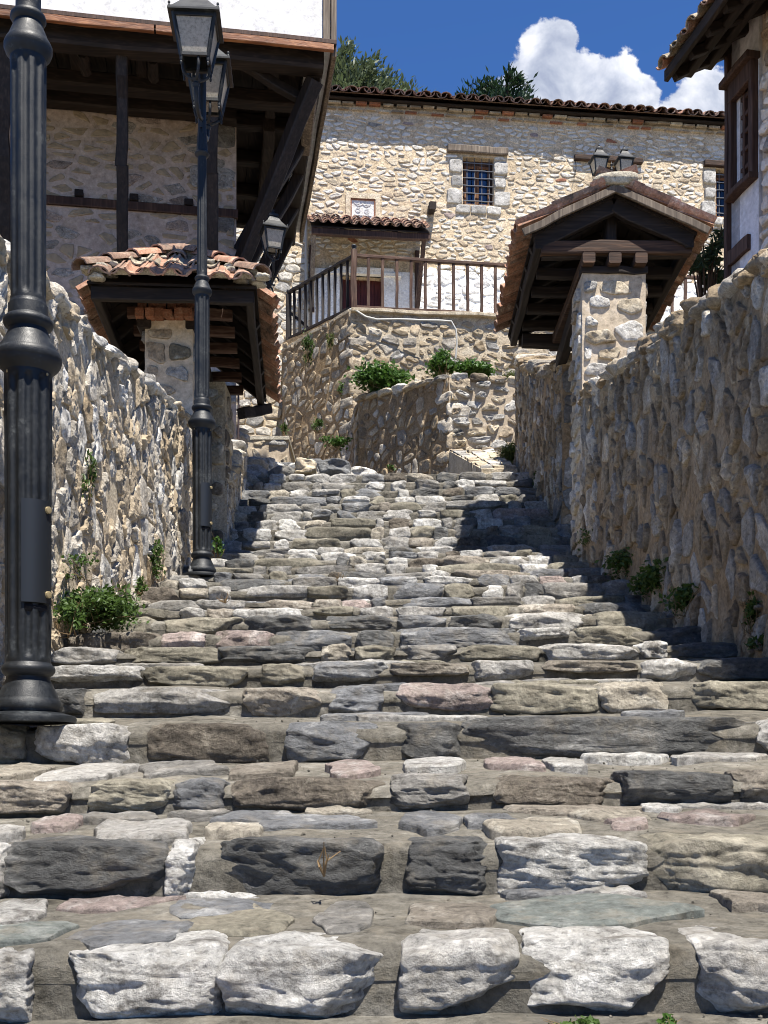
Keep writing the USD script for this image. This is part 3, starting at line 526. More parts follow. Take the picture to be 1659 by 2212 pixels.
# ---- left gate: pier, joists, hipped tiled canopy
def gate_pier(parent, x0, x1, y0, y1, z0, z1, seed, mortar, mats, cw=.28, ch=.17, drop=.2, gap=.07):
    obj("pier_core", bx(((x0 + x1) / 2, (y0 + y1) / 2, (z0 + z1) / 2), (x1 - x0, y1 - y0, z1 - z0)), mortar, parent)
    for fr, flip, wd in ((*frame((x0, y0 - .001, 0), (1, 0, 0), (0, -1, 0)), x1 - x0), (*frame((x0 - .001, y0, 0), (0, 1, 0), (-1, 0, 0)), y1 - y0), (*frame((x1 + .001, y0, 0), (0, 1, 0), (1, 0, 0)), y1 - y0)):
        seed += 1
        stone_wall(parent, fr, flip, sbox(0, z0, wd, z1 - .06), cw, ch, gap, .022, mats, None, seed, drop=drop, rough=.8, round_=.3, n=22, jit=.25)
def canopy(parent, c0, ax, px, half, Ln, z_eave, rise, hip, joists, jz, jhalf, seed, over=.09, plug=False, beam_end=True, tiles=None):
    """c0: plan point on the axis at the front; ax: unit axis (uphill), px: unit across."""
    rng = np.random.default_rng(seed); a3 = np.array([*ax, 0.0]); p3 = np.array([*px, 0.0]); up = np.array([0, 0, 1.0]); o = np.array([*c0, 0.0])
    at = lambda s, t, z: o + p3 * s + a3 * t + up * z
    t0 = half * 1.02 if hip else 0.0
    slope = rise / half; sl = math.hypot(half, rise)
    # boarded deck (planks run along the axis)
    for side in (-1, 1):
        nb = 7
        for b in range(nb):
            f0, f1 = b / nb + .004, (b + 1) / nb - .004; fa = t0 * f0; fb = t0 * f1
            q0, q1 = half * (1 - f0) * side, half * (1 - f1) * side; za, zb_ = z_eave + rise * f0, z_eave + rise * f1
            pts = [at(q0, fa, za), at(q0, Ln, za), at(q1, Ln, zb_), at(q1, fb, zb_)]; pts += [p + up * .022 for p in pts]
            obj("roof_board", (np.array(pts), tri([(0, 1, 2, 3), (7, 6, 5, 4), (0, 4, 5, 1), (1, 5, 6, 2), (2, 6, 7, 3), (3, 7, 4, 0)])), WD["y"], parent)
        obj("eave_beam", beam(at(side * (half - .06), t0 * .05 if hip else .02, z_eave - .05), at(side * (half - .06), Ln - .02, z_eave - .05), .07, .10), WD["y"], parent)
        # eave tiles
        A, Bp = at(side * half, 0.0, z_eave + .02), at(side * half, Ln, z_eave + .02); ud = -side * p3 * half + up * rise
        clip = (lambda f, d: (d + .26) / sl < (f * Ln) / t0) if hip else None
        tile_slope(parent, A, Bp, ud, sl, rng, clip=clip, over=over, plug=None, mats=tiles or ((TILE_A, 3), (TILE_B, 2)))
    if hip:
        pts = [at(-half, 0, z_eave), at(half, 0, z_eave), at(0, t0, z_eave + rise)]; pts += [p + up * .022 for p in pts]
        obj("hip_deck", (np.array(pts), np.array([(0, 2, 1), (3, 4, 5), (0, 1, 4), (0, 4, 3), (1, 2, 5), (1, 5, 4), (2, 0, 3), (2, 3, 5)])), WD["x"], parent)
        obj("front_eave_beam", beam(at(-half + .03, .06, z_eave - .05), at(half - .03, .06, z_eave - .05), .07, .11), WD["x"], parent)
        tile_slope(parent, at(-half, 0, z_eave + .02), at(half, 0, z_eave + .02), a3 * t0 + up * rise, sl, rng, clip=lambda f, d: (d + .0) / sl < 1.0 - abs(f - .5) * 2, over=over, plug=plug, mats=((TILE_A, 2), (TILE_B, 1.5), (TILE_C, 1.6)), r=.09, pitch=.21)
        patch = [at(-half * .5, t0 * .5, z_eave + rise * .5 + .07), at(half * .5, t0 * .5, z_eave + rise * .5 + .07), at(0, t0 * .98, z_eave + rise + .085)]; patch += [p - up * .05 for p in patch]
        obj('lime_bedding', (np.array(patch), np.array([(0, 1, 2), (3, 5, 4), (0, 3, 4), (0, 4, 1), (1, 4, 5), (1, 5, 2), (2, 5, 3), (2, 3, 0)])), LIME, parent)
        for side in (-1, 1):   # hip ridges bedded in lime
            a_, b_ = at(side * half * 1.04, -.06, z_eave + .05), at(0, t0, z_eave + rise + .07); nseg = 4
            lump = []
            for k in range(46):
                f = (k + .5) / 46; c = a_ + (b_ - a_) * f - p3 * side * rng.uniform(-.05, .16) * (1 - f) + a3 * rng.uniform(-.05, .10); lump.append(rock(c + rng.normal(0, .015, 3) + np.array([0, 0, .005]), (.12, .12, .05), rng, 2, e=3, cuts=2, amp=.2, warp=.3))
            tag(obj("lime_bedding", cat(lump), LIME, parent, smooth=50), kind=None)
            for k in range(nseg):
                s0 = a_ + (b_ - a_) * (k / nseg); s1 = a_ + (b_ - a_) * ((k + 1.15) / nseg); dv = s1 - s0; L = np.linalg.norm(dv); dv /= L
                xx = np.cross(dv, up); xx /= np.linalg.norm(xx); zz_ = np.cross(xx, dv); v, f = tile_shape(.105, .085, L)
                obj("ridge_tile", (s0 + v[:, :1] * xx + v[:, 1:2] * dv + (v[:, 2:] + .035 + .02 * (1 - v[:, 1:2] / L)) * zz_, f), TILE_A if rng.random() < .7 else TILE_B, parent, smooth=40)
    if hip: obj('apex_bedding', cat([rock(at(0, t0 + .06, z_eave + rise + .085), (.26, .26, .15), rng, 3, e=3, cuts=4, amp=.14, warp=.3), rock(at(-.12, t0 - .08, z_eave + rise + .03), (.2, .18, .11), rng, 3, e=3, cuts=4, amp=.14, warp=.3), rock(at(.12, t0 - .08, z_eave + rise + .03), (.2, .18, .11), rng, 3, e=3, cuts=4, amp=.14, warp=.3)] + [rock(at(rng.normal(0, .07), t0 + rng.uniform(-.12, .06), z_eave + rise + rng.uniform(.02, .07)), (.14, .13, .06), rng, 2, e=3, cuts=2, amp=.2, warp=.3) for k in range(16)]), LIME, parent, smooth=50)
    nr = int((Ln - t0) / .34)   # ridge tiles along the top
    for k in range(nr):
        s0 = at(0, t0 + .14 + k * .34, z_eave + rise + .06); v, f = tile_shape(.11, .09, .42)
        obj("ridge_tile", (s0 + v[:, :1] * p3 + v[:, 1:2] * a3 + (v[:, 2:] + .02 * (1 - v[:, 1:2] / .42)) * up, f), TILE_A, parent, smooth=40)
    lump = [rock(at(rng.normal(0, .05), t0 + k * .08, z_eave + rise + .075), (.2, .14, .10), rng, 2, e=3, cuts=2, amp=.2, warp=.3) for k in range(int((Ln - t0) / .08))]
    obj("lime_bedding", cat(lump), LIME, parent, smooth=50)
    for t in joists:
        obj("joist", beam(at(-jhalf, t, jz + .045), at(jhalf, t, jz + .045), .07, .09), WR["x"] if hip else WD["x"], parent)
        for side in (-1, 1):
            if t + .14 < t0: continue
            obj("rafter", beam(at(side * (half - .02), t + .09, z_eave - .045), at(side * .02, t + .09, z_eave + rise - .055), .06, .08), WD["x"], parent)
    return at
gl = thing("tiled_gate", "stone gate pier under a hipped red tile canopy, set in the left wall", "gate", group="tile-roofed gates facing each other across the stairs")
atL = canopy(gl, (-1.762, 9.25), (-.076, .997), (.997, .076), .70, 2.85, E + 4.09, .52, True, [.22 + .385 * k for k in range(7)], E + 4.07, .46, 31, plug=True)
gate_pier(gl, -2.10, -1.68, 9.76, 10.22, E + .6, E + 4.02, 41, MORT_P, [(G, 1), (O, 1.5), (T, 2), (Lg, 2)], drop=.08)
for k in range(6): obj("brick", beam((-2.13 + k * .085, 9.66, E + 4.05), (-2.13 + k * .085, 10.2, E + 4.05), .078, .075), R, gl)
for k in range(6): obj("brick", beam((-2.12 + k * .085, 9.74, E + 4.135), (-2.12 + k * .085, 10.2, E + 4.135), .078, .075), R, gl)
gate_pier(gl, -2.08, -1.575, 11.0, 11.45, E + 1.6, E + 3.92, 47, MORT_L, [(T, 2), (B, 1), (Lg, 1), (C, 1)], drop=.1, gap=.03)
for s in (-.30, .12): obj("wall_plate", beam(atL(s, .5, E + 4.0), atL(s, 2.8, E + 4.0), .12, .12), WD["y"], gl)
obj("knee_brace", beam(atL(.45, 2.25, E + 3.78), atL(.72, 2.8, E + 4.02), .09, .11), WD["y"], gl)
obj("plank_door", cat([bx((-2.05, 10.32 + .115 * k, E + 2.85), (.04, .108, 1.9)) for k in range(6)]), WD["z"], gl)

gr = thing("tiled_gate", "sunlit stone gate pier under a gabled red tile canopy, set in the right wall", "gate", group="tile-roofed gates facing each other across the stairs")
atR = canopy(gr, (1.955, 9.42), (.016, 1.0), (1.0, -.016), .70, 2.15, E + 4.60, .33, False, [.12 + .38 * k for k in range(6)], E + 4.46, .60, 51, over=.10)
gate_pier(gr, 1.700, 2.245, 9.53, 10.05, E + 1.2, E + 4.33, 61, MORT_P, [(C, 3), (W, 3), (T, 1), (Lg, .5)], cw=.27, ch=.14, drop=.0, gap=.05)
gate_pier(gr, 1.815, 2.34, 11.3, 11.75, E + 2.0, E + 4.32, 67, MORT_R, [(T, 1.5), (G, 2), (Lg, 1.5)], cw=.5, ch=.24, drop=.05, gap=.03)
obj("gable_beam", beam((1.34, 9.50, E + 4.525), (2.62, 9.50, E + 4.525), .10, .11), WBX, gr)
obj("far_gable_beam", beam((1.40, 11.25, E + 4.42), (2.65, 11.25, E + 4.42), .12, .12), WD["x"], gr)
for x in (1.745, 1.965, 2.19): obj("joist_end", beam((x, 9.43, E + 4.42), (x, 11.4, E + 4.42), .105, .09), WBX, gr)
obj("lintel_plate", beam((1.69, 9.58, E + 4.35), (2.26, 9.58, E + 4.35), .14, .06), WD["x"], gr)
obj("side_lintel", beam((1.76, 10.0, E + 4.28), (1.83, 11.6, E + 4.28), .10, .14), WD["y"], gr)
for side in (-1, 1):
    obj("gable_rafter", beam(atR(side * .66, .05, E + 4.56), atR(0, .05, E + 4.87), .07, .13), WD["x"], gr)
    obj("verge_board", beam(atR(side * .78, -.06, E + 4.60), atR(0, -.06, E + 4.965), .03, .06), WG, gr)
    # mortared verge tiles along the gable edge
    for k in range(3):
        s0, s1 = side * (.81 - .27 * k), side * max(.81 - .27 * k - .34, .015); z0 = E + 4.63 + .128 * k; z1 = z0 + .474 * abs(s0 - s1)
        p, q = atR(s0, .03, z0), atR(s1, .03, z1); dv = q - p; L = np.linalg.norm(dv); dv /= L; xx = np.cross(dv, [0, 0, 1.0]); xx /= np.linalg.norm(xx); zz_ = np.cross(xx, dv); v, f = tile_shape(.10, .088, L)
        obj("verge_tile", (p + v[:, :1] * xx + v[:, 1:2] * dv + (v[:, 2:] + .02 * (1 - v[:, 1:2] / L)) * zz_, f), TILE_A, gr, smooth=40)
obj("king_post", beam(atR(0, .2, E + 4.5), atR(0, .2, E + 4.92), .12, .10, up=(1, 0, 0)), WD["z"], gr)
rngq = np.random.default_rng(3)
obj("ridge_cap", cat([rock(atR(0, .0, E + 5.05), (.34, .22, .13), rngq, 3, e=3, cuts=5, amp=.12, warp=.25)] + [rock(atR(rngq.uniform(-.2, .2), rngq.uniform(-.04, .12), E + 5.015 + rngq.uniform(-.01, .02)), (.15, .13, .07), rngq, 2, e=3, cuts=3, amp=.15) for _ in range(16)]), LIME, gr, smooth=50)

# ------------------------------------------------------------------ lamp posts
def lantern(parent, c, rot=0.0, sc=1.0):
    """c: centre of the glass bottom. Frame with its roof, panes and knobs as sub-parts."""
    def T_(m):
        v, f = m; ca, sa = math.cos(rot), math.sin(rot); v = v * sc
        return np.stack([v[:, 0] * ca - v[:, 1] * sa, v[:, 0] * sa + v[:, 1] * ca, v[:, 2]], 1) + np.asarray(c, float), f
    b, t, H, br = .102, .156, .285, .197
    cor = [(-1, -1), (1, -1), (1, 1), (-1, 1)]; fp = []
    for i, (sx, sy) in enumerate(cor):
        nx, ny = cor[(i + 1) % 4]
        fp.append(beam((sx * b, sy * b, -.015), (sx * t, sy * t, H), .026, .026, up=(sy, sx, 0.2), seg=1, wob=0))
        fp.append(beam((sx * b, sy * b, 0), (nx * b, ny * b, 0), .024, .028, seg=1, wob=0)); fp.append(beam((sx * t, sy * t, H - .012), (nx * t, ny * t, H - .012), .022, .034, seg=1, wob=0))
        fp.append(lathe([(0, 0.05), (.008, .046), (.011, .036), (.006, .027), (.010, .02), (.012, 0.0)], 10, (sx * br * .93, sy * br * .93, H + .012)))
        fp.append(lathe([(0, -.075), (.007, -.07), (.011, -.055), (.007, -.045), (.012, -.03), (.011, 0.0)], 10, (sx * b, sy * b, -.01)))
    fp.append((np.array([(sx * k, sy * k, z) for k, z in ((br, H), (br, H + .014), (t * .8, H + .014), (t * .8, H)) for sx, sy in cor]), tri([q for r in range(4) for i in range(4) for q in [((r * 4 + i), (r * 4 + (i + 1) % 4), (((r + 1) % 4) * 4 + (i + 1) % 4), (((r + 1) % 4) * 4 + i))]])[:, ::-1]))
    for a in (0.3, 1.87, 3.44, 5.0):   # forked cradle under the glass
        d = np.array([math.cos(a), math.sin(a)]); pts = [(*(d * r), z) for r, z in ((.098, -.01), (.104, -.06), (.092, -.10), (.06, -.125), (.025, -.14))]
        fp.append(tube(pts, [.010, .013, .012, .011, .012], 6))
    fp.append(lathe([(.0, -.115), (.03, -.118), (.036, -.135), (.022, -.155), (.028, -.17), (.02, -.19), (0, -.2)], 14))
    o = obj("lantern", T_(cat(fp)), IRON, parent, smooth=30)
    rf = []
    prof = [(br, H + .014), (br * .80, H + .055), (br * .52, H + .13), (br * .34, H + .20), (br * .30, H + .215), (br * .36, H + .222), (br * .36, H + .25), (br * .12, H + .285), (br * .06, H + .31), (br * .09, H + .33), (.001, H + .35)]
    v = np.array([(sx * k, sy * k, z) for k, z in prof for sx, sy in cor]); rf.append((v, grid_faces(len(prof), 4, True)[:, ::-1][:, [1, 0, 2]]))
    obj("lantern_roof", T_(cat(rf)), IRON, o)
    for i, (sx, sy) in enumerate(cor):
        nx, ny = cor[(i + 1) % 4]; k = .985
        v = np.array([(sx * b * k, sy * b * k, .0), (nx * b * k, ny * b * k, .0), (nx * t * k, ny * t * k, H - .02), (sx * t * k, sy * t * k, H - .02)])
        obj("pane", T_((v, tri([(0, 1, 2, 3)]))), FROST, o)
    return o
def lamp_post(label):
    t = thing("lamp_post", label, "lamp post", group="black fluted lamp posts along the stairs")
    obj("base_flange", lathe([(.0, 0), (.158, 0), (.160, .012), (.156, .022), (.112, .034), (.10, .036)], 48), IRON, t, smooth=35)
    obj("base_moulding", lathe([(.10, .03), (.106, .034), (.113, .046), (.114, .058), (.110, .072), (.103, .078), (.101, .084), (.094, .10), (.086, .118), (.078, .135), (.072, .148), (.072, .156), (.080, .162), (.088, .172), (.0895, .182), (.086, .192), (.079, .196), (.076, .203)], 56), IRON, t, smooth=50)
    obj("pedestal", fluted(.0745, .0785, .20, 1.19, 10, .0085), IRON, t, smooth=40)
    obj("collar", lathe([(.078, 1.185), (.083, 1.192), (.098, 1.205), (.107, 1.218), (.1115, 1.232), (.111, 1.245), (.105, 1.256), (.100, 1.259), (.098, 1.268), (.086, 1.285), (.075, 1.305), (.067, 1.325), (.065, 1.335), (.068, 1.338), (.078, 1.345), (.083, 1.355), (.082, 1.366), (.074, 1.374), (.068, 1.376), (.066, 1.38), (.066, 1.415), (.062, 1.42), (.060, 1.43)], 56), IRON, t, smooth=50)
    obj("shaft", fluted(.0585, .0595, 1.425, 2.26, 9, .007), IRON, t, smooth=40)
    obj("upper_collar", lathe([(.0595, 2.255), (.063, 2.26), (.074, 2.272), (.080, 2.288), (.0795, 2.30), (.074, 2.312), (.068, 2.318), (.066, 2.325), (.058, 2.345), (.050, 2.365), (.047, 2.376), (.054, 2.383), (.0595, 2.392), (.058, 2.402), (.050, 2.41), (.044, 2.413), (.043, 2.425)], 48), IRON, t, smooth=50)
    obj("upper_shaft", fluted(.042, .035, 2.42, 3.37, 10, .004, 70), IRON, t, smooth=40)
    obj("top_collar", lathe([(.035, 3.365), (.042, 3.375), (.056, 3.385), (.058, 3.395), (.052, 3.402), (.046, 3.41), (.047, 3.42)], 36), IRON, t, smooth=50)
    obj("cone", fluted(.046, .036, 3.415, 3.56, 10, .004, 60, end=.012), IRON, t, smooth=40)
    obj("spindle", lathe([(.037, 3.555), (.033, 3.6), (.033, 4.02), (.038, 4.03), (.038, 4.05), (.026, 4.07), (.02, 4.12), (.03, 4.14), (.03, 4.16), (.012, 4.19), (0, 4.23)], 24), IRON, t, smooth=40)
    for s in (-1, 1):
        y = s * .285; pts = []
        for f in np.linspace(0, 1, 14): pts.append((0, s * (.03 + .255 * math.sin(f * math.pi / 2)), 3.66 + .10 * (1 - math.cos(f * math.pi / 2)) - .06 * math.sin(f * math.pi)))
        a = tube(pts, .017, 10); b = tube([(0, y, 3.74), (0, y, 3.80)], [.017, .022], 10); sc = tube([(0, s * (.05 + .07 * (1 - math.cos(q))), 3.58 + .09 * math.sin(q) ) for q in np.linspace(0, 2.6, 10)], .010, 6)
        obj("bracket_arm", cat([a, b, sc]), IRON, t, smooth=40)
        lantern(t, (0, y, 3.945), rot=.06)
    # access hatch, proud of the pedestal, facing front right
    g = np.radians(np.linspace(-88, -12, 10)); r0, r1 = .0755, .0835; rows = []
    for r in (r1, r0):
        for z in (.40, .745): rows.append(np.stack([r * np.cos(g), r * np.sin(g), np.full(10, z)], 1))
    v = np.vstack(rows); n = 10; q = []
    for i in range(n - 1): q += [(i, i + 1, n + i + 1, n + i), (i + 1, i, 2 * n + i, 2 * n + i + 1), (n + i, n + i + 1, 3 * n + i + 1, 3 * n + i)]
    q += [(0, n, 3 * n, 2 * n), (n - 1, 3 * n - 1, 4 * n - 1, 2 * n - 1)]
    h = obj("hatch", (v, tri(q)), plain("hatch_paint", (.007, .009, .012), .45), t, smooth=20)
    for z in (.43, .715):
        a = math.radians(-24); c = np.array([math.cos(a), math.sin(a), 0]) * .083 + [0, 0, z]; k = np.array([math.cos(a), math.sin(a), 0])
        obj("screw", tube([c, c + k * .008, c + k * .009], [.012, .012, .006], 10), BRASS, h)
    rec = obj("hatch_recess", tube([(.062 * math.cos(a), .062 * math.sin(a), .385) for a in np.radians(np.linspace(-82, -18, 6))], .016, 8), DARK, t)
    for a in (2.2, 4.0, 5.9):
        c = (.075 * math.cos(a), .075 * math.sin(a), 1.175); k = np.array([math.cos(a), math.sin(a), 0])
        obj("set_screw", tube([c, c + k * .006], .005, 8), BRASS, t)
    a = math.radians(236); c = np.array([.135 * math.cos(a), .135 * math.sin(a), .02])
    obj("anchor_bolt", cat([tube([c, c + [0, 0, .055]], .008, 8), tube([c + [0, 0, .01], c + [0, 0, .028]], .017, 6)]), STEEL, t, smooth=30)
    return t
lp = lamp_post("tall black fluted lamp post with two lanterns beside the left gate")
UsdGeom.Xformable(lp).AddTranslateOp().Set(tuple(map(float, P(436.5, 1243, 8.9) - [0, 0, .02])))
def copy_of(root, name, label, cat_, loc, rotz=0, scale=None, group="black fluted lamp posts along the stairs"):
    r = thing(name, label, cat_, (0, 0, 0), 0, group); r.GetReferences().AddInternalReference(root.GetPath()); r.SetInstanceable(True)
    x = UsdGeom.Xformable(r); x.ClearXformOpOrder(); m = Gf.Matrix4d().SetScale(scale or 1.0) * Gf.Matrix4d().SetRotate(Gf.Rotation(Gf.Vec3d(0, 0, 1), rotz)); m.SetTranslateOnly(Gf.Vec3d(*map(float, loc)))
    x.AddTransformOp(opSuffix="place").Set(m); tag(r, label, cat_, group); return r
copy_of(lp, "lamp_post", "thick black fluted lamp post in the left foreground, cut off by the picture's top edge", "lamp post", P(61, 1555, 3.78) - [0, 0, .01])
copy_of(lp, "lamp_post", "distant lamp post whose twin lanterns show above the right gate roof", "lamp post", P(1321, 349, 23.4) - [0, 0, 4.22 * .95], 95, .95)

# ------------------------------------------------------------------ left house with the timber jetty
hl = thing("jettied_house", "white upper storey jutting out over a shaded stone wall on dark timbers", "house")
J = P(727, 112, 11.8); ex = np.array([.9874, .158, 0]); ey = np.array([-.158, .9874, 0]); ZU = np.array([0, 0, 1.0])
HP = lambda a, b, z: np.array([J[0], J[1], 0]) + ex * a + ey * b + ZU * z
zs = J[2]                                   # underside of the jetty trim
a_w = -1.018
# stone wall of the ground storey (front) with timber band
frh, flh = frame(HP(a_w - 6.0, 1.45, 0), ex, -ey)
stone_wall(hl, frh, flh, sbox(0, 1.2, 6.0, zs + .02), .24, .125, .05, .010, [(HS, 4), (HB, 2), (RG, 1.2)], MORT_H, 71, thick=.5, drop=.08, rough=1.4, n=26, jit=.5, round_=.1, most=300, stuff=RUB_D)
frs, fls = frame(HP(a_w, 1.452, 0), ey, ex)
obj("side_wall", prism(sbox(0, 1.2, 3.1, zs + .1), .5, frs, fls), MORT_H, hl)
rngh = np.random.default_rng(8)
for k in range(13):   # quoins at the corner
    z0 = 2.2 + k * .5; L = .55 if k % 2 else .35
    g = sbox(6.0 - L, z0, 5.985, z0 + .26); v, f = pillow(g.buffer(-.02).buffer(.02), .024, rngh, 16); obj("quoin", (to_world(v, frh), f[:, ::-1] if flh else f), pick(rngh, [(G, 2), (Lg, 1), (O, 1)]), hl, smooth=30)
zb_ = E + 6.62
obj("timber_band", beam(HP(a_w - 6, 1.44, zb_ - .0), HP(a_w + .02, 1.44, zb_), .07, .10), WB, hl)
for k in range(9): obj("tie_end", beam(HP(a_w - .55 - k * .62, 1.40, zb_ + .09), HP(a_w - .55 - k * .62, 1.55, zb_ + .09), .10, .07), WD["y"], hl)
# plaster storey and trims
frp, flp = frame(HP(-7, 0.03, 0), ex, -ey)
obj("plaster_wall", prism(sbox(0, zs + .125, 6.86, zs + 4.5), .25, frp, flp), PLASTER, hl)
frq, flq = frame(HP(-.03, .03, 0), ey, ex)
obj("plaster_side_wall", prism(sbox(0.02, zs + .125, 4.2, zs + 4.5), .25, frq, flq), PLASTER, hl)
obj("corner_board", cat([beam(HP(-.105, .015, zs + .115), HP(-.105, .015, zs + 4.5), .075, .05, up=ey, seg=8), beam(HP(-.03, .02, zs + .115), HP(-.03, .02, zs + 4.5), .06, .06, up=ey, seg=8)]), WG, hl)
for s0, s1 in ((-7, -4.02), (-4.0, -1.9), (-1.88, -.03)):
    obj("trim_board", beam(HP(s0, .0, zs + .035), HP(s1, .0, zs + .035), .05, .068, seg=6, wob=.002), WO, hl)
obj("upper_trim_board", beam(HP(-7, .01, zs + .095), HP(-.0, .01, zs + .095), .06, .052, seg=12, wob=.002), WB, hl)
obj("side_trim_board", beam(HP(-.02, .05, zs + .05), HP(-.02, 4.2, zs + .05), .05, .14, seg=8), WG, hl)
obj("window_frame", cat([beam(HP(a, -.01, zs + .30), HP(a, -.01, zs + 1.8), .05, .06, up=ey) for a in (-4.22, -4.13)] + [beam(HP(-5.6, -.03, zs + .26), HP(-4.06, -.03, zs + .26), .08, .07)]), WO, hl)
# underside: boards, beams, joists
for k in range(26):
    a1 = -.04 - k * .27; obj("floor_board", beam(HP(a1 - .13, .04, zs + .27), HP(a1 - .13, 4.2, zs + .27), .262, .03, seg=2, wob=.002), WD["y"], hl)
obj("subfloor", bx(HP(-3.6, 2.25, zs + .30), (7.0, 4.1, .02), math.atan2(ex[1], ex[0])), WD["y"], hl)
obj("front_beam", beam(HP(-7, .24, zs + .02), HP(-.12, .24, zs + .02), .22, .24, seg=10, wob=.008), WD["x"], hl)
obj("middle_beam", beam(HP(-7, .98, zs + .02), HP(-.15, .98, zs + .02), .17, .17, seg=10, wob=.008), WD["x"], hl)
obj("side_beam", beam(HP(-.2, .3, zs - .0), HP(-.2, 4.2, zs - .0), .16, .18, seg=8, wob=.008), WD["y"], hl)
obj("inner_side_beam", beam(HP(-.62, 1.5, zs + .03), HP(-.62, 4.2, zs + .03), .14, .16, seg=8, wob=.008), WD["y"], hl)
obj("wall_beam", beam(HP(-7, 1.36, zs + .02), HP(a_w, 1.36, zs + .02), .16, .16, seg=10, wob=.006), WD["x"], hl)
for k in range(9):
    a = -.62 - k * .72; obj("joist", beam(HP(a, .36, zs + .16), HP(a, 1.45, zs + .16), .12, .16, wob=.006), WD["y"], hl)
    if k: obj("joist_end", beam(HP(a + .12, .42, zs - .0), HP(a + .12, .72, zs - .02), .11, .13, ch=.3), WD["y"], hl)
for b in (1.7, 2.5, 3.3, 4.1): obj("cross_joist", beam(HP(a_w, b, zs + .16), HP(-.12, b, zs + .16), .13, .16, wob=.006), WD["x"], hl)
def solve_a(u, b):
    lo, hi = -7.0, 0.0
    for _ in range(40):
        m = (lo + hi) / 2; p = HP(m, b, 0); uu = 829.5 + F * p[0] / p[1]; lo, hi = (m, hi) if uu < u else (lo, m)
    return m
for u_top, u_bot in ((12, 12), (264, 266), (463, 462)):
    p0 = HP(solve_a(u_top, .3), .3, zs - .05); p1 = HP(solve_a(u_bot, 1.36), 1.36, E + 5.75); mid = (p0 + p1) / 2 + ey * -.10 + ex * rngh.normal(0, .02)
    obj("brace", cat([beam(p0, mid + (mid - p0) * .01, .125, .13, wob=.006), beam(mid, p1, .125, .13, wob=.006)]), WD["z"], hl)
obj("corner_brace", beam(HP(-.2, .32, zs - .12), HP(a_w + .02, 1.40, E + 5.95), .16, .15, wob=.006), WD["z"], hl)
for b, z in ((1.5, 6.2), (2.35, 6.15), (3.2, 6.1), (4.05, 6.0)): obj("side_brace", beam(HP(-.2, b, zs - .06), HP(a_w + .02, b, E + z), .13, .13, wob=.006), WD["z"], hl)
obj("front_post_head", beam(HP(-.2, .30, zs - .02), HP(-.2, 1.6, zs - .18), .12, .12), WG, hl)
obj("diagonal_strut", beam(HP(-1.0, .30, zs - .02), HP(-.30, .55, zs - .22), .10, .10), WD["x"], hl)
# roof of the house, out of frame, so that light falls as it should
obj("roof", prism(sbox(-.5, zs + 4.5, 7.4, zs + 4.75), 5.0, (HP(-7, -.3, 0), ex, ZU, -ey), flp), TILE_B, hl)
# wall lantern under the jetty
wl = thing("wall_lantern", "small black lantern on a scrolled bracket under the house jetty", "lantern")
lc = P(590, 541, 12.3)
lantern(wl, lc, .3, .72)
obj("bracket", cat([tube([lc + [0, 0, -.13], lc + [.0, .05, -.2], lc + [-.05, .25, -.24], lc + [-.2, .45, -.22], lc + [-.40, .72, -.2]], .014, 8), tube([lc + np.array([-.1 + .07 * math.cos(q), .3, -.33 + .07 * math.sin(q)]) for q in np.linspace(0, 5, 14)], .010, 6), tube([lc + np.array([.0 + .05 * math.cos(q), .1, -.29 + .05 * math.sin(q)]) for q in np.linspace(0, 5, 14)], .009, 6)]), IRON, wl, smooth=40)

# ------------------------------------------------------------------ long stone building at the top
bb = thing("long_stone_house", "long pale rubble stone house with a tiled eave at the top of the lane", "house")
eb = np.array([.994, .1094, 0]); nb = np.array([.1094, -.994, 0]); B0 = np.array([3.13, 25.0, 0])
def back(u, v):
    """(s, z) on the building's front plane seen at photo position u, v"""
    dx = (u - 829.5) / F; D_ = (B0 @ nb) / (np.array([dx, 1.0]) @ nb[:2]); p = np.array([dx * D_, D_, 0]); return (p - B0) @ eb, E + (1680 - v) / F * D_
BP = lambda s, z, o=0.0: B0 + eb * s + ZU * z + nb * o
frb, flb = frame(BP(0, 0), eb, nb)
Z_E = E + 14.93; s0, s1 = -11.0, 9.0
def rect(u0, v0, u1, v1):
    (a, za), (b, z_b) = back(u0, v1), back(u1, v0); (_, zc), (_, zd) = back(u0, v0), back(u1, v1)
    return a, (za + zd) / 2, b, (z_b + zc) / 2
wins = [rect(1000, 340, 1067, 443), rect(1546, 366, 1608, 470)]; niche = rect(1285, 352, 1352, 420); plq = rect(757, 430, 811, 487); door = rect(735, 597, 825, 700)
holes = unary_union([sbox(a, b, c, d) for a, b, c, d in wins + [niche, plq]] + [sbox(door[0], 4, door[2], door[3])])
top = sbox(s0, 11.5 + E * 0 + .55, s1, Z_E); low = sbox(s0, 3.0, s1, 12.05)
obj("wall", prism(sbox(s0, 3.0, s1, Z_E).difference(holes), .6, frb, flb), MORT_B, bb)
rb = np.random.default_rng(77)
keep = sbox(back(440, 300)[0], 3, back(1575, 300)[0], Z_E - .25)
quo = []
for a, b, c, d in wins:
    h = d - b
    for side in (-1, 1):
        for k, (f0, f1, wd) in enumerate(((.0, .30, .36), (.38, .58, .26), (.66, .93, .30))):
            x0 = a - wd - .01 if side < 0 else c + .01; quo.append(sbox(x0, b + f0 * h, x0 + wd, b + f1 * h))
    for k in range(3): quo.append(sbox(a - .18 + k * (c - a + .36) / 3 + .01, b - .2, a - .18 + (k + 1) * (c - a + .36) / 3 - .01, b - .02))
quo_u = unary_union([q.buffer(.015) for q in quo]); frame_pl = sbox(plq[0] - .10, plq[1] - .10, plq[2] + .10, plq[3] + .12)
lint = [rect(966, 319, 1096, 334), rect(1520, 352, 1612, 364), rect(1240, 341, 1386, 352)]
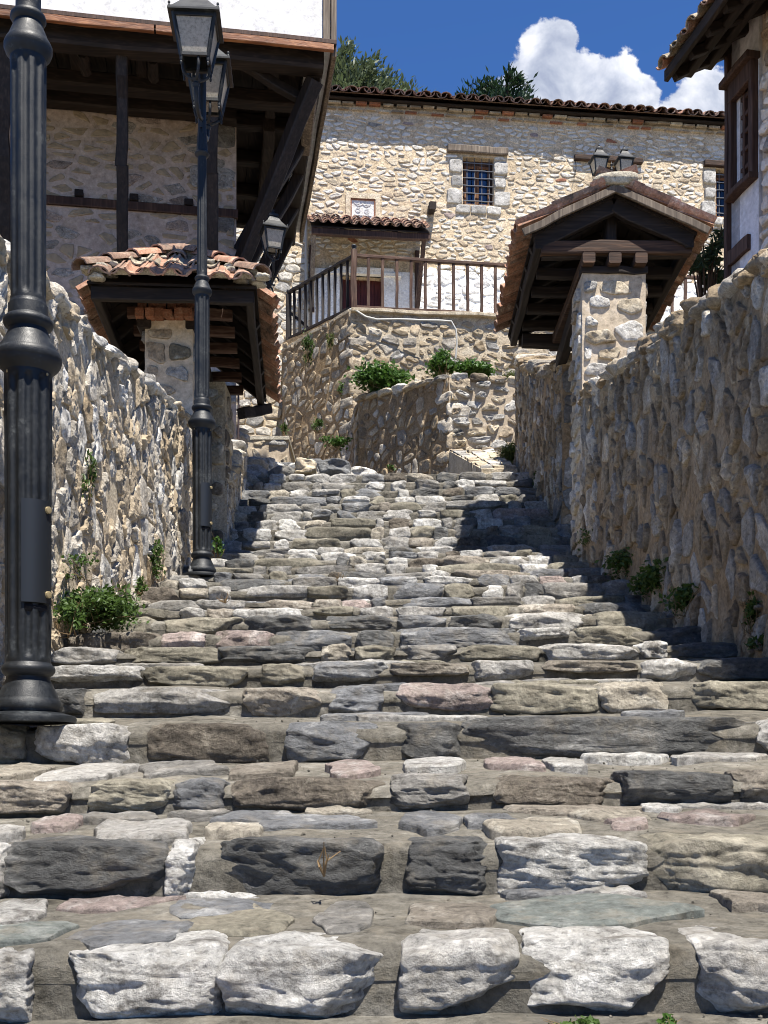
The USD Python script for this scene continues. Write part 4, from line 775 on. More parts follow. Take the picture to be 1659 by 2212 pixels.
lint_u = unary_union([sbox(*l) for l in lint])
cut = unary_union([holes, quo_u, frame_pl.buffer(.02), lint_u])
zw = back(1000, 575)[1]
FW = rock_mat('pale_far_stone', (.58, .545, .48), (.36, .32, .26), (.70, .67, .62), 7)
FC = rock_mat('cream_far_stone', (.58, .49, .36), (.38, .30, .20), (.68, .61, .49), 7)
FT = rock_mat('tan_far_stone', (.48, .385, .27), (.28, .21, .14), (.60, .52, .41), 7)
mats_B = [(FW, 2.5), (FC, 5), (Lg, .5), (FT, 2.6), (R, .3), (K, .6)]
upper = keep.intersection(sbox(-20, zw, 20, 20)).difference(cut)
stone_wall(bb, frb, flb, upper, .25, .105, .05, .013, mats_B, None, 81, rough=1.1, most=290, jit=.5, n=13, round_=.12, stuff=RUB)
lowr = keep.intersection(sbox(-20, 5.5, 20, zw)).difference(cut)
stone_wall(bb, frb, flb, lowr.intersection(sbox(back(905, 600)[0], 0, 20, 20)), .32, .18, .02, .03, [(GW, 1)], None, 82, rough=.8, most=0, stuff=GW, n=10, jit=.4)
stone_wall(bb, frb, flb, lowr.intersection(sbox(-20, 0, back(672, 600)[0], 20)), .36, .20, .03, .03, [(FW, 4), (FC, 2.5), (Lg, 1)], None, 83, rough=.9, most=200, stone="block", n=11, jit=.3, round_=.15)
wz = sbox(back(672, 600)[0], 8.0, s1, back(900, 590)[1])
obj("whitewash_band", prism(wz.difference(cut), .012, (BP(0, 0, .014), eb, ZU, nb), flb), WASH, bb)
for q in quo:
    v, f = pillow(q.buffer(-.03).buffer(.03), .05, rb, 14, rough=.25); obj("quoin", (to_world(v, frb), f[:, ::-1] if flb else f), W, bb, smooth=35)
for l in lint: obj("lintel", beam(BP(l[0], (l[1] + l[3]) / 2, .03), BP(l[2], (l[1] + l[3]) / 2, .03), .14, (l[3] - l[1]), wob=.006), WG if l is lint[0] else WBX, bb)
# eave: stone course, brick course, tiles
for k in range(66):
    a = s0 + k * .30
    obj("cornice_brick", bx(BP(a + .14, Z_E - .05 + rb.normal(0, .008), .03), (rb.uniform(.22, .29), .16, rb.uniform(.03, .05)), math.atan2(eb[1], eb[0])), pick(rb, [(R, 1), (C, 1.5), (T, 2)]), bb)
    obj("cornice_brick", bx(BP(a + .05, Z_E - .16 + rb.normal(0, .008), .01), (rb.uniform(.2, .29), .10, rb.uniform(.025, .04)), math.atan2(eb[1], eb[0])), pick(rb, [(R, 1), (C, 1), (T, 2)]), bb)
rt = np.random.default_rng(4)
Ae, Be = BP(back(660, 230)[0], Z_E + .03, .24), BP(s1, Z_E + .03, .24)
tile_slope(bb, Ae, Be, -nb * 1.0 + ZU * .52, 1.0, rt, pitch=.27, L=.45, r=.135, over=.06, mats=((TILE_B, 4), (TILE_A, 1.6)), jit=.03)
obj("eave_board", beam(BP(s0, Z_E + .0, .09), BP(s1, Z_E + .0, .09), .22, .03, seg=20), WD["x"], bb)
rp = [BP(s0, Z_E + .02, .34), BP(s1, Z_E + .02, .34), BP(s1, Z_E + 2.1, -3.7), BP(s0, Z_E + 2.1, -3.7), BP(s1, Z_E, -7.6), BP(s0, Z_E, -7.6)]
obj("roof", (np.array(rp), tri([(0, 1, 2, 3), (3, 2, 4, 5)])), TILE_B, bb)
obj("rear_wall", prism(sbox(s0, 3.0, s1, Z_E), .5, (BP(0, 0, -7.3), eb, ZU, nb), flb), MORT_B, bb)
for s in (s0 + .3, s1 - .3): obj("end_wall", (np.array([BP(s, 3, 0), BP(s, 3, -7.4), BP(s, Z_E, -7.4), BP(s, Z_E + 2.0, -3.7), BP(s, Z_E, 0)]), np.array([(0, 1, 2), (0, 2, 4), (4, 2, 3)])), MORT_B, bb)
# windows
for a, b, c, d in wins + [niche]:
    w_ = c - a; h = d - b; fm = [beam(BP(a + .03, b, -.2), BP(a + .03, d, -.2), .06, .06, up=nb), beam(BP(c - .03, b, -.2), BP(c - .03, d, -.2), .06, .06, up=nb), beam(BP(a, d - .05, -.2), BP(c, d - .05, -.2), .06, .1), beam(BP(a, b + .03, -.2), BP(c, b + .03, -.2), .06, .06)]
    wn = obj("window", cat(fm), WB, bb)
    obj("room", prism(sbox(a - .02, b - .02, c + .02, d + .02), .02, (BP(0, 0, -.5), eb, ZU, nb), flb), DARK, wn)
    if (a, b, c, d) == tuple(niche): continue
    for k in (0, 1):
        x0, x1 = a + .06 + k * (w_ - .12) / 2, a + .06 + (k + 1) * (w_ - .12) / 2
        obj("sash", cat([beam(BP(x, b + .06, -.2), BP(x, d - .1, -.2), .045, .05, up=nb, wob=.001) for x in (x0 + .025, x1 - .025)] + [beam(BP(x0, z, -.2), BP(x1, z, -.2), .04, .05, wob=.001) for z in (b + .09, d - .13)]), WWIN, wn)
        obj("pane", prism(sbox(x0 + .04, b + .1, x1 - .04, d - .15), .006, (BP(0, 0, -.21), eb, ZU, nb), flb), PANE, wn)
    gri = [tube([BP(a - .02, z, -.03), BP(c + .02, z, -.03)], .011, 6) for z in np.linspace(b + .1, d - .12, 6)] + [tube([BP(x, b, -.045), BP(x, d, -.045)], .010, 6) for x in np.linspace(a + .1, c - .1, 4)]
    obj("grille", cat(gri), IRON_RUST, wn)
# plaque with its frame, rosettes and date in low relief
a, b, c, d = plq
obj("plaque_frame", prism(frame_pl.difference(sbox(*plq)), .08, (BP(0, 0, .03), eb, ZU, nb), flb), FC, bb)
obj("plaque_border", cat([beam(BP(a + .015, b, -.005), BP(a + .015, d, -.005), .03, .04, up=nb, wob=0), beam(BP(c - .015, b, -.005), BP(c - .015, d, -.005), .03, .04, up=nb, wob=0), beam(BP(a, b + .012, -.005), BP(c, b + .012, -.005), .04, .03, wob=0), beam(BP(a, d - .012, -.005), BP(c, d - .012, -.005), .04, .03, wob=0)]), R, bb)
pl = obj("plaque", prism(sbox(a + .02, b + .02, c - .02, d - .02), .05, (BP(0, 0, -.01), eb, ZU, nb), flb), GW, bb)
wp, hp = c - a, d - b; rel = []
for fx, fz, r in ((.30, .58, .052), (.66, .55, .052)):
    for rr in (r, r * .55):
        rel.append(tube([BP(a + wp * fx + rr * math.cos(q), b + hp * fz + rr * math.sin(q), -.006) for q in np.linspace(0, 2 * math.pi, 20)], .010, 6))
for fx, fz in ((.33, .80), (.64, .78), (.26, .86), (.42, .84), (.56, .84), (.72, .83)):
    rel.append(tube([BP(a + wp * fx + .05 * math.cos(q), b + hp * fz + .04 * math.sin(q), -.006) for q in np.linspace(3.0, 6.4, 10)], .010, 6))
rel.append(beam(BP(a + wp * .16, b + hp * .40, -.007), BP(a + wp * .80, b + hp * .40, -.007), .02, .02, wob=0))
for ch, fx in (("2", .16), ("0", .34), ("0", .53), ("7", .72)):
    m = meshkit.text_mesh(ch, .115, .014); v = np.array(m.vertices); rel.append((np.array([BP(a + wp * fx + p[0], b + hp * .20 + p[1], -.01 + p[2]) for p in v]), np.array(m.faces)))
obj("relief", cat(rel), GW, pl, smooth=30)
# door with stone surround
a, b, c, d = door
obj("door", cat([bx(BP(a + (k + .5) * (c - a) / 6, (8.5 + d) / 2, -.22), ((c - a) / 6 - .008, .05, d - 8.5), math.atan2(eb[1], eb[0])) for k in range(6)]), WDOOR, bb)
obj("door_surround", cat([bx(BP(a - .13, (8.5 + d) / 2, .04), (.24, .16, d - 8.5), math.atan2(eb[1], eb[0])), bx(BP(c + .13, (8.5 + d) / 2, .04), (.24, .16, d - 8.5), math.atan2(eb[1], eb[0])), bx(BP((a + c) / 2, d + .07, .05), (c - a + .5, .18, .14), math.atan2(eb[1], eb[0])), bx(BP(c + .2, d + .0, .07), (.42, .2, .07), math.atan2(eb[1], eb[0])), bx(BP(a - .2, d + .0, .07), (.42, .2, .07), math.atan2(eb[1], eb[0]))]), WASH, bb)
# porch roof
zl = back(672, 517)[1] - .12
pA, pB = back(668, 517)[0], back(912, 520)[0]; ov = 1.15
ze = E + (1680 - 508) / F * 23.75
Ap, Bp_ = BP(pA + .02, ze, ov), BP(pB - .09, ze, ov)
tile_slope(bb, Ap, Bp_, -nb * ov + ZU * .72, math.hypot(ov, .72), rt, pitch=.21, L=.42, r=.10, over=.05, mats=((TILE_B, 4), (TILE_A, 1)), name="porch_tile")
obj("porch_deck", (np.array([BP(pA, ze, ov), BP(pB, ze, ov), BP(pB, ze + .72, 0.02), BP(pA, ze + .72, 0.02)] + [BP(pA, ze - .03, ov), BP(pB, ze - .03, ov), BP(pB, ze + .69, 0.02), BP(pA, ze + .69, 0.02)]), tri([(0, 1, 2, 3), (7, 6, 5, 4), (0, 4, 5, 1)])), WD["x"], bb)
obj("porch_beam", beam(BP(pA, ze - .09, ov - .08), BP(pB, ze - .09, ov - .08), .12, .14), WB, bb)
for k in range(5): obj("porch_rafter", beam(BP(pA + .1 + k * (pB - pA - .2) / 4, ze - .06, ov - .1), BP(pA + .1 + k * (pB - pA - .2) / 4, ze + .62, .02), .07, .08), WD["y"], bb)
for s in (pA + .05, pB - .12):
    obj("porch_strut", beam(BP(s, ze - .12, ov - .1), BP(s, ze - 1.25, .05), .09, .10), WG if s == pA + .05 else WB, bb); obj("porch_post", beam(BP(s, ze - 1.35, .05), BP(s, ze + .1, .05), .10, .09, up=nb), WB, bb)
obj("downpipe", tube([BP(back(661, 400)[0], z, .08) for z in (8.0, 10, 12, 14.5)], .035, 8), CABLE, bb, smooth=40)
sp_ = back(931, 455); obj("putlog_stub", beam(BP(sp_[0], sp_[1], -.1), BP(sp_[0], sp_[1] - .02, .28), .15, .17), WD["y"], bb)
obj("wire", tube([BP(*back(1240 + 3 * math.sin(k), 348 + 10 * k), .06) for k in range(5)], .008, 5), DARK, bb)

# ------------------------------------------------------------------ terraces
ZT = E + 8.42; ZP = E + 6.13
Ct, Lt, Rt = np.array([-.604, 20.0]), np.array([-2.003, 21.9]), np.array([7.5, 21.1])
tw = thing("terrace_wall", "tall stone retaining wall under the railing at the head of the stairs", "wall")
def wall_face(parent, p, q, z0, z1, hint, seed, mats, mortar, cw=.34, ch=.20, most=140, depth=.024, gap=.06, thick=.4, drop=.06, ztops=None, stuff=RUB_D, rough=.7):
    p, q = np.array(p, float), np.array(q, float); Ln = np.linalg.norm(q - p); fr, fl = frame((*p, 0), (*(q - p), 0), (*hint, 0))
    rg = np.random.default_rng(seed); ss = np.linspace(0, Ln, int(Ln / .2) + 2); zt = [np.interp(s / Ln, [0, 1], ztops) if ztops else z1 for s in ss]
    reg = Polygon([(0, z0), (Ln, z0)] + [(s, z + rg.normal(0, .015)) for s, z in zip(ss[::-1], zt[::-1])])
    stone_wall(parent, fr, fl, reg, cw, ch, gap, depth, mats, mortar, seed, thick=thick, most=most, rough=1.1, jit=.45, n=15, drop=drop, stuff=stuff, round_=.14); return fr
m_t = [(Lg, 2.4), (G, .8), (C, 2.5), (T, 3), (W, .8), (B, .6), (O, 1)]
wall_face(tw, Lt, Ct, E + 3.5, ZT, (-1, -1), 91, mats_R, MORT_R, most=240, cw=.24, ch=.20, depth=.016, ztops=(ZT + .15, ZT))
wall_face(tw, Ct, Rt, E + 3.5, ZT, (0, -1), 92, [(RG, 3), (RC, 2), (RW, 1.2), (RA, 1), (Lg, 1)], MORT_L, most=260, depth=.022, cw=.27, ch=.15)
rcq = np.random.default_rng(21)
def quoins(parent, c, d1, d2, z0, z1, mats):
    z, k = z0, 0
    while z < z1 - .1:
        h = rcq.uniform(.16, .26); a, b = (d1, d2) if k % 2 else (d2, d1); L, W_ = rcq.uniform(.30, .42), rcq.uniform(.18, .24)
        a = np.array([*a, 0.0]); a /= np.linalg.norm(a); b = np.array([*b, 0.0]); b -= a * (a @ b); b /= np.linalg.norm(b)
        v, f = rock((0, 0, 0), (L, W_, h), rcq, 3, e=8, cuts=8, amp=.07, warp=.15)
        if np.cross(a, b)[2] < 0: f = f[:, ::-1]
        o = np.array([*c, z + h / 2]) + a * (L / 2 - .03) + b * (W_ / 2 - .03)
        obj('quoin', (o + v[:, :1] * a + v[:, 1:2] * b + v[:, 2:] * ZU, f), pick(rcq, mats), parent, smooth=38); z += h + .015; k += 1
quoins(tw, Ct, Lt - Ct, Rt - Ct, E + 4.5, ZT - .05, [(RG, 2), (RC, 2), (RW, 1.5), (RA, 1)])
obj("terrace_floor", (np.array([(*Ct, ZT - .02), (*Rt, ZT - .02), (9.5, 26, ZT), (-2.3, 24.6, ZT), (*Lt, ZT - .02)]), np.array([(0, 1, 2), (0, 2, 3), (0, 3, 4)])), LIME, tw)
obj("coping", cat([beam((*(Ct + (0.0, .06)), ZT + .0), (*(Rt + (0, .06)), ZT + .0), .3, .06, seg=14, wob=.01), beam((*(Ct + (.05, .1)), ZT + .003), (*(Lt + (.05, .1)), ZT + .003), .22, .06, seg=6, wob=.01)]), C, tw)
pw = thing("planter_wall", "lower stone retaining wall with plants along its top, in front of the terrace wall", "wall")
Cp, Lp, Rp = np.array([.995, 17.0]), np.array([-.431, 19.0]), np.array([3.6, 17.35])
wall_face(pw, Lp, Cp, E + 3.6, ZP, (-1, -1), 95, mats_R, MORT_R, most=200, cw=.22, ch=.20, depth=.016, thick=.5, ztops=(ZP + .35, ZP))
wall_face(pw, Cp, Rp, E + 3.6, ZP, (0, -1), 96, [(Lg, 2), (G, 1.5), (C, 2), (T, 1.5), (W, 1.5), (B, .8)], MORT_P, most=220, depth=.04, gap=.06, cw=.28, ch=.15, ztops=(ZP, ZP - .08))
wall_face(pw, (-.70, 20.6), Lp, E + 3.6, ZP + .35, (-1, -.2), 97, mats_R, MORT_R, most=60, cw=.36, ch=.22)
quoins(pw, Cp, Lp - Cp, Rp - Cp, E + 4.2, ZP - .05, [(RG, 2), (RC, 2), (RW, 2), (RA, 1)])
rc = np.random.default_rng(12)
for p, q, n_ in ((Lp, Cp, 7), (Cp, Rp, 9)):
    for k in range(n_):
        c = p + (q - p) * (k + .5) / n_; v, f = rock((0, 0, 0), (np.linalg.norm(q - p) / n_ * .95, .32, rc.uniform(.08, .15)), rc, 3, e=6, amp=.12, warp=.25)
        aa = math.atan2(*(q - p)[::-1]); v = np.stack([v[:, 0] * math.cos(aa) - v[:, 1] * math.sin(aa), v[:, 0] * math.sin(aa) + v[:, 1] * math.cos(aa), v[:, 2]], 1)
        obj("coping_stone", (v + [c[0] + .02, c[1] + .1, ZP + (.35 * (1 - (k + .5) / n_) if q is Cp else 0)], f), pick(rc, m_t), pw, smooth=38)
obj("planter_soil", (np.array([(*Lp, ZP + .28), (*Cp, ZP - .06), (*Rp, ZP - .06), (3.6, 20.6, ZP), (-.6, 20.1, ZP)]) + [0, .15, 0], np.array([(0, 1, 2), (0, 2, 3), (0, 3, 4)])), SOIL, pw)
lw = thing("low_wall", "low sunlit stone wall beside the steps turning off to the left", "wall")
wall_face(lw, (-3.6, 18.9), (-1.63, 19.0), E + 3.6, E + 5.86, (0, -1), 98, [(Lg, 2), (C, 2), (T, 1), (G, 1)], MORT_P, most=60, ztops=(E + 5.9, E + 5.82))
obj("return_face", prism(sbox(0, E + 3.6, 1.6, E + 5.80), .02, (np.array([-1.645, 19.02, 0]), np.array([0, 1.0, 0]), ZU, np.array([1.0, 0, 0])), False), MORT_L, lw)
obj("low_wall_top", bx((-2.62, 19.75, E + 5.80), (2.0, 1.6, .06)), LIME, lw)
# path pieces at the head of the stairs
sp = thing("stone_path", None, None, kind="structure")
ru = [P(1040, 1013, 14.6), P(1118, 1013, 14.6), P(1062, 968, 17.0), P(970, 974, 17.0)]
def slab_strip(parent, quad, nx, ny, seed, mats, name="paving_stone", h=.03):
    rg = np.random.default_rng(seed); q = [np.array(p) for p in quad]
    for i in range(nx):
        for j in range(ny):
            f0, f1, g0, g1 = i / nx + .02, (i + 1) / nx - .02, j / ny + .02, (j + 1) / ny - .02
            pt = lambda f, g: (q[0] * (1 - f) + q[1] * f) * (1 - g) + (q[3] * (1 - f) + q[2] * f) * g
            c = np.array([pt(f0, g0), pt(f1, g0), pt(f1, g1), pt(f0, g1)]) + rg.normal(0, .012, (4, 3)); v = np.vstack([c - [0, 0, .12], c + [0, 0, h]])
            obj(name, (v, tri([(4, 5, 6, 7), (0, 4, 7, 3)[::-1], (0, 1, 5, 4), (1, 2, 6, 5), (2, 3, 7, 6), (3, 0, 4, 7)])), pick(rg, mats), parent)
slab_strip(sp, ru, 3, 9, 5, [(C, 2), (Lg, 2), (W, 1), (T, 1)])
qs = np.array(ru); obj("ramp_body", (np.vstack([qs + [0, 0, .0], qs * [1, 1, 0] + [0, 0, E + 3.2]]), tri([(0, 1, 2, 3), (4, 7, 6, 5), (0, 4, 5, 1), (1, 5, 6, 2), (2, 6, 7, 3), (3, 7, 4, 0)])), MORT_L, sp)
for k in range(5):   # rough steps climbing away to the left
    c = np.array([-1.35 - .32 * k, 14.6 + .75 * k, E + 4.02 + .235 * k])
    for q in range(7):
        v, f = rock(c + [(q - 3) * .34 + rc.normal(0, .04), rc.normal(0, .08), -.08 + rc.normal(0, .03)], (rc.uniform(.24, .42), rc.uniform(.5, .8), .24), rc, 4, e=9, cuts=12, amp=.14, warp=.25)
        obj("step_stone", (v, f), pick(rc, [(Lg, 3), (G, 3), (S, 1), (C, 1), (W, 1)]), sp, smooth=38)

# railing along the terrace
rl = thing("balcony_railing", "brown wooden baluster railing turning the corner on top of the terrace wall", "railing")
def rail_run(p, q, n, mats, rise=0.0):
    p, q = np.array([*p, 0.0]), np.array([*q, rise]); z0, z1 = ZT + .10, ZT + 1.02; ax_ = "x"
    obj("handrail", beam(p + ZU * z1, q + ZU * z1, .08, .055, seg=10, wob=.004), mats[ax_], rl); obj("bottom_rail", beam(p + ZU * z0, q + ZU * z0, .07, .055, seg=10, wob=.004), mats[ax_], rl)
    for k in range(1, n):
        c = p + (q - p) * k / n; obj("baluster", beam(c + ZU * (z0 + .02), c + ZU * (z1 - .02), .055, .055, up=(0, 1, 0), wob=.003), mats["z"], rl)
off = np.array([.06, .10])
rail_run(Ct + off, Rt + (0, .1), 31, WR); rail_run(Ct + off, Lt + (.12, .06), 11, WK, rise=.15)
for c, m in ((Ct + off, WR["z"]), (Lt + (.12, .06), WK["z"])):
    pst = obj("newel_post", beam((*c, ZT - .02), (*c, ZT + 1.12), .11, .11, up=(0, 1, 0)), m, rl)
    obj("knob", lathe([(.03, 0), (.045, .01), (.03, .03), (.045, .055), (.05, .075), (.035, .10), (0, .11)], 16, (*c, ZT + 1.12)), IRON, pst, smooth=40)
obj("stay", beam((*(Lt + (.16, .02)), ZT + .75), (*(Lt + (.75, -.55)), ZT + .05), .04, .05), WK["z"], rl)
cb = obj("wall_conduit", tube([P(u, v, 19.93) for u, v in ((755, 668), (768, 670), (790, 684), (815, 690), (860, 689), (900, 691), (945, 692), (975, 694), (985, 712), (987, 740), (984, 775))], .016, 8), CABLE, smooth=40)
tag(cb, "pale plastic conduit running along the terrace edge and bending down its wall", "cable")
ip = obj("iron_pole", tube([P(515, 1052, 12.9), P(515, 855, 12.9)], .013, 8), plain("brown_iron", (.035, .018, .018), .6), smooth=40)
tag(ip, "thin dark iron pole standing under the far end of the left canopy", "pole")

# ------------------------------------------------------------------ right house with the white bay
hr = thing("bay_house", "house with a white plastered bay, dark window and tiled eave at the right edge", "house")
q0 = P(1578, 300, 12.0); er = np.array([.2, -1.0, 0]); er /= np.linalg.norm(er); nr_ = np.array([-1.0, -.2, 0]); nr_ /= np.linalg.norm(nr_)
RPp = lambda s, z, o=0.0: np.array([q0[0], q0[1], 0]) + er * s + nr_ * o + ZU * z
def rh(u, v):
    dx = (u - 829.5) / F; D_ = (q0[:2] @ nr_[:2]) / (np.array([dx, 1.0]) @ nr_[:2]); p = np.array([dx * D_, D_]); return float((p - q0[:2]) @ er[:2]), E + (1680 - v) / F * D_
frr, flr = frame(RPp(0, 0), er, nr_); se = rh(1639, 300)[0]
zt_r = E + (1680 - 150) / F * 12.0 + .35; zb_r = E + 3.2
a, b = rh(1583, 195); c, d = rh(1633, 420); wz0, wz1 = rh(1610, 430)[1] - .02, rh(1600, 160)[1]
wa, wc = rh(1588, 300)[0], rh(1634, 300)[0]
wz1 = (rh(1570, 192)[1] + rh(1633, 133)[1]) / 2 - .05; wz0 = (rh(1581, 432)[1] + rh(1638, 381)[1]) / 2
bay = sbox(0, zb_r, se, zt_r).difference(sbox(wa, wz0, wc, wz1))
obj("bay_wall", prism(bay, .25, frr, flr), PLASTER_G, hr)
obj("far_side_wall", prism(sbox(0, zb_r, 2.5, zt_r), .2, (RPp(-.0, 0, 0), -nr_, ZU, -er), False), PLASTER_G, hr)
obj("corner_post", beam(RPp(-.01, zb_r, .02), RPp(-.01, zt_r, .02), .07, .07, up=nr_), WB, hr)
m2, z2 = rh(1574, 579), rh(1622, 530); zp2 = (m2[1] + z2[1]) / 2
obj("lower_board", beam(RPp(0, zp2 + .05, .02), RPp(rh(1622, 530)[0], zp2 + .05, .02), .05, .16), WB, hr)
wnr = obj("window", cat([beam(RPp(wa, wz0, .03), RPp(wa, wz1, .03), .07, .08, up=nr_), beam(RPp(wc, wz0, .03), RPp(wc, wz1, .03), .07, .08, up=nr_), beam(RPp(wa - .04, wz0, .05), RPp(wc + .04, wz0, .05), .12, .06), beam(RPp(wa - .02, wz1 - .08, .04), RPp(wc + .02, wz1 - .08, .04), .08, .2), beam(RPp(wa - .08, wz1 + .04, .07), RPp(wc + .06, wz1 + .04, .07), .16, .07)]), WB, hr)
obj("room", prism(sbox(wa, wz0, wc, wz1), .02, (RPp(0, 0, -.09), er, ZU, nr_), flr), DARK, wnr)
mz = wz0 + (wz1 - wz0) * .48
obj("sash", cat([beam(RPp(x, wz0, -.03), RPp(x, wz1 - .15, -.03), .045, .05, up=nr_, wob=.001) for x in np.linspace(wa + .05, wc - .05, 4)] + [beam(RPp(wa, z, -.03), RPp(wc, z, -.03), .04, .045, wob=.001) for z in np.linspace(wz0 + .05, wz1 - .2, 6)]), WB, wnr)
obj("pane", prism(sbox(wa + .03, wz0 + .03, wc - .03, wz1 - .15), .006, (RPp(0, 0, -.05), er, ZU, nr_), flr), PANE, wnr)
stone_wall(hr, *frame(RPp(se + .02, 0, -.03), er, nr_), sbox(0, zb_r, 2.6, zt_r + .3), .3, .2, .05, .04, [(Lg, 2), (T, 2), (C, 1), (G, 1)], MORT_P, 121, thick=.5, rough=.6, most=150)
ze_r = E + (1680 - 163) / F * 12.0; ovr = .68
Ar, Br = RPp(-.10, ze_r, ovr), RPp(3.2, ze_r, ovr)
ud = -nr_ * ovr + ZU * .36
rr_ = np.random.default_rng(9)
tile_slope(hr, Ar, Br, ud, 1.5, rr_, pitch=.20, L=.42, r=.10, over=.06, mats=((TILE_C, 3), (TILE_B, 2), (TILE_A, .5)))
obj("eave_deck", (np.array([Ar, Br, Br + ud * 2.2, Ar + ud * 2.2, Ar - ZU * .03, Br - ZU * .03, Br + ud * 2.2 - ZU * .03, Ar + ud * 2.2 - ZU * .03]), tri([(0, 1, 2, 3), (7, 6, 5, 4), (0, 4, 5, 1), (1, 5, 6, 2), (2, 6, 7, 3), (3, 7, 4, 0)])), WD["x"], hr)
obj("fascia", beam(Ar - ZU * .03 + nr_ * .01, Br - ZU * .03 + nr_ * .01, .05, .12, seg=8), WD["y"], hr)
for k in range(8): obj("rafter", beam(RPp(-.02 + k * .36, ze_r - .07, ovr - .04), RPp(-.02 + k * .36, ze_r + .28, -.02), .09, .10), WD["x"], hr)
for o in (.22, .45): obj("purlin", beam(RPp(-.08, ze_r - .10 + (ovr - o) * .5, o), RPp(3.2, ze_r - .10 + (ovr - o) * .5, o), .09, .09), WD["y"], hr)

# ------------------------------------------------------------------ vegetation
def leaf_cloud(c, rad, n, size, seed, asp=.55, clumps=7, up=.5, droop=0.0):
    """n leaves (bent quads) gathered in clumps inside an ellipsoid."""
    rng = np.random.default_rng(seed); c = np.asarray(c, float); rad = np.asarray(rad, float)
    cc = rng.normal(size=(clumps, 3)); cc /= np.linalg.norm(cc, axis=1, keepdims=True); cc *= rng.uniform(.2, .8, (clumps, 1)); wr = rng.uniform(.25, .5, clumps)
    k = rng.integers(0, clumps, n); p = cc[k] + rng.normal(size=(n, 3)) * wr[k][:, None] * .6
    p = c + p * rad
    nrm = rng.normal(size=(n, 3)) + [0, -.2, up * 2]; nrm /= np.linalg.norm(nrm, axis=1, keepdims=True)
    a = np.cross(nrm, rng.normal(size=(n, 3))); a /= np.linalg.norm(a, axis=1, keepdims=True); b = np.cross(nrm, a); a[:, 2] -= droop
    s = size * rng.uniform(.6, 1.35, (n, 1)); w = s * asp
    v = np.stack([p - a * s * .5, p + b * w * .5 + nrm * s * .05, p + a * s * .5 - nrm * s * .08, p - b * w * .5 + nrm * s * .05], 1).reshape(-1, 3)
    i = np.arange(n)[:, None] * 4; return v, np.vstack([i + [0, 1, 2], i + [0, 2, 3]])
def stems(c, base, n, r, seed, rad):
    rng = np.random.default_rng(seed); out = []
    for _ in range(n):
        e = np.asarray(c) + rng.normal(size=3) * np.asarray(rad) * .55; b = np.asarray(base) + rng.normal(size=3) * [rad[0] * .3, rad[1] * .3, 0]; m = (b + e) / 2 + rng.normal(size=3) * .15 * np.asarray(rad)
        out.append(tube([b, m, e], [r, r * .8, r * .4], 4))
    return cat(out)
def weed(label, c, rad, n, size, seed, mat=LEAF_M, cat_="weed", name="weed", base=None, group=None, **k):
    t = thing(name, label, cat_, group=group or {"weed": "weeds growing on and along the walls", "plant": "green plants on the planter wall", "grass": "dry grass tufts at the head of the stairs"}.get(cat_)); c = np.asarray(c, float); b = c - [0, 0, rad[2]] if base is None else np.asarray(base)
    obj("leaves", leaf_cloud(c, rad, n, size, seed, **k), mat, t); obj("stem", stems(c, b, 14, size * .07, seed + 1, rad), STEM, t); return t
weed("bushy green weed clump at the foot of the left wall beside the foreground lamp post", P(205, 1312, 6.35) , (.27, .36, .12), 4200, .034, 201, clumps=26)
weed("lower straggly weed at the left wall's foot nearest the foreground lamp post", P(150, 1335, 5.95), (.10, .14, .10), 350, .035, 202)
weed("small weed sprouting from the wall foot just left of the second lamp post", P(330, 1215, 8.2), (.10, .14, .14), 330, .035, 203)
weed("tiny dark weed on the step below the second lamp post", P(303, 1265, 7.5), (.05, .08, .06), 130, .032, 204)
weed("thin ivy trailing down the left wall's face", P(192, 1030, 6.6), (.05, .10, .17), 220, .028, 205, droop=.8)
weed("bright leaves right of the second lamp post's base", P(468, 1180, 9.9), (.07, .1, .10), 130, .04, 206, mat=LEAF_B)
weed("pale weed clinging above the bushy clump on the left wall", P(170, 1215, 6.2), (.12, .12, .10), 110, .03, 207)
weed("rounded weed at the right wall's foot furthest up the stairs", P(1295, 1163, 9.3), (.18, .34, .08), 1500, .034, 211)
weed("leafy weed at the right wall's foot between its two neighbours", P(1362, 1222, 8.0), (.24, .36, .12), 2600, .038, 212, clumps=9)
weed("tall leafy weed against the right wall's foot", P(1425, 1255, 7.2), (.22, .32, .14), 2600, .040, 213, clumps=9)
weed("low weed at the right wall's foot nearest the viewer's step shadow", P(1480, 1300, 6.5), (.16, .26, .09), 1300, .036, 214)
weed("small weed at the right edge on a shaded step", P(1645, 1378, 5.3), (.07, .1, .06), 200, .04, 215)
weed("weed rooted in a crack low in the right wall near the picture's edge", P(1622, 1318, 5.35), (.05, .06, .11), 200, .035, 216, droop=.4)
weed("thin weed hanging on the right wall above the stairs", P(1387, 1050, 7.9), (.04, .06, .14), 130, .028, 217, droop=.6)
weed("second thin weed hanging on the right wall lower down", P(1412, 1150, 7.65), (.04, .06, .08), 100, .028, 218, droop=.6)
weed("weed fringe along the foot of the far right wall", P(1150, 1050, 13.6), (.12, .5, .12), 420, .05, 219)
weed("broad green leafy plant at the left end of the planter wall", P(826, 815, 18.6), (.50, .35, .22), 2000, .10, 221, mat=LEAF_B, cat_="plant", name="plant", clumps=16)
weed("tall bushy potted plant standing on the planter wall", P(962, 783, 18.2), (.24, .22, .22), 1600, .07, 222, mat=LEAF_B, cat_="plant", name="plant", clumps=8)
weed("spreading leafy plants right of the potted plant on the planter", P(1020, 797, 18.2), (.45, .3, .15), 1500, .09, 223, mat=LEAF_B, cat_="plant", name="plant", clumps=14)
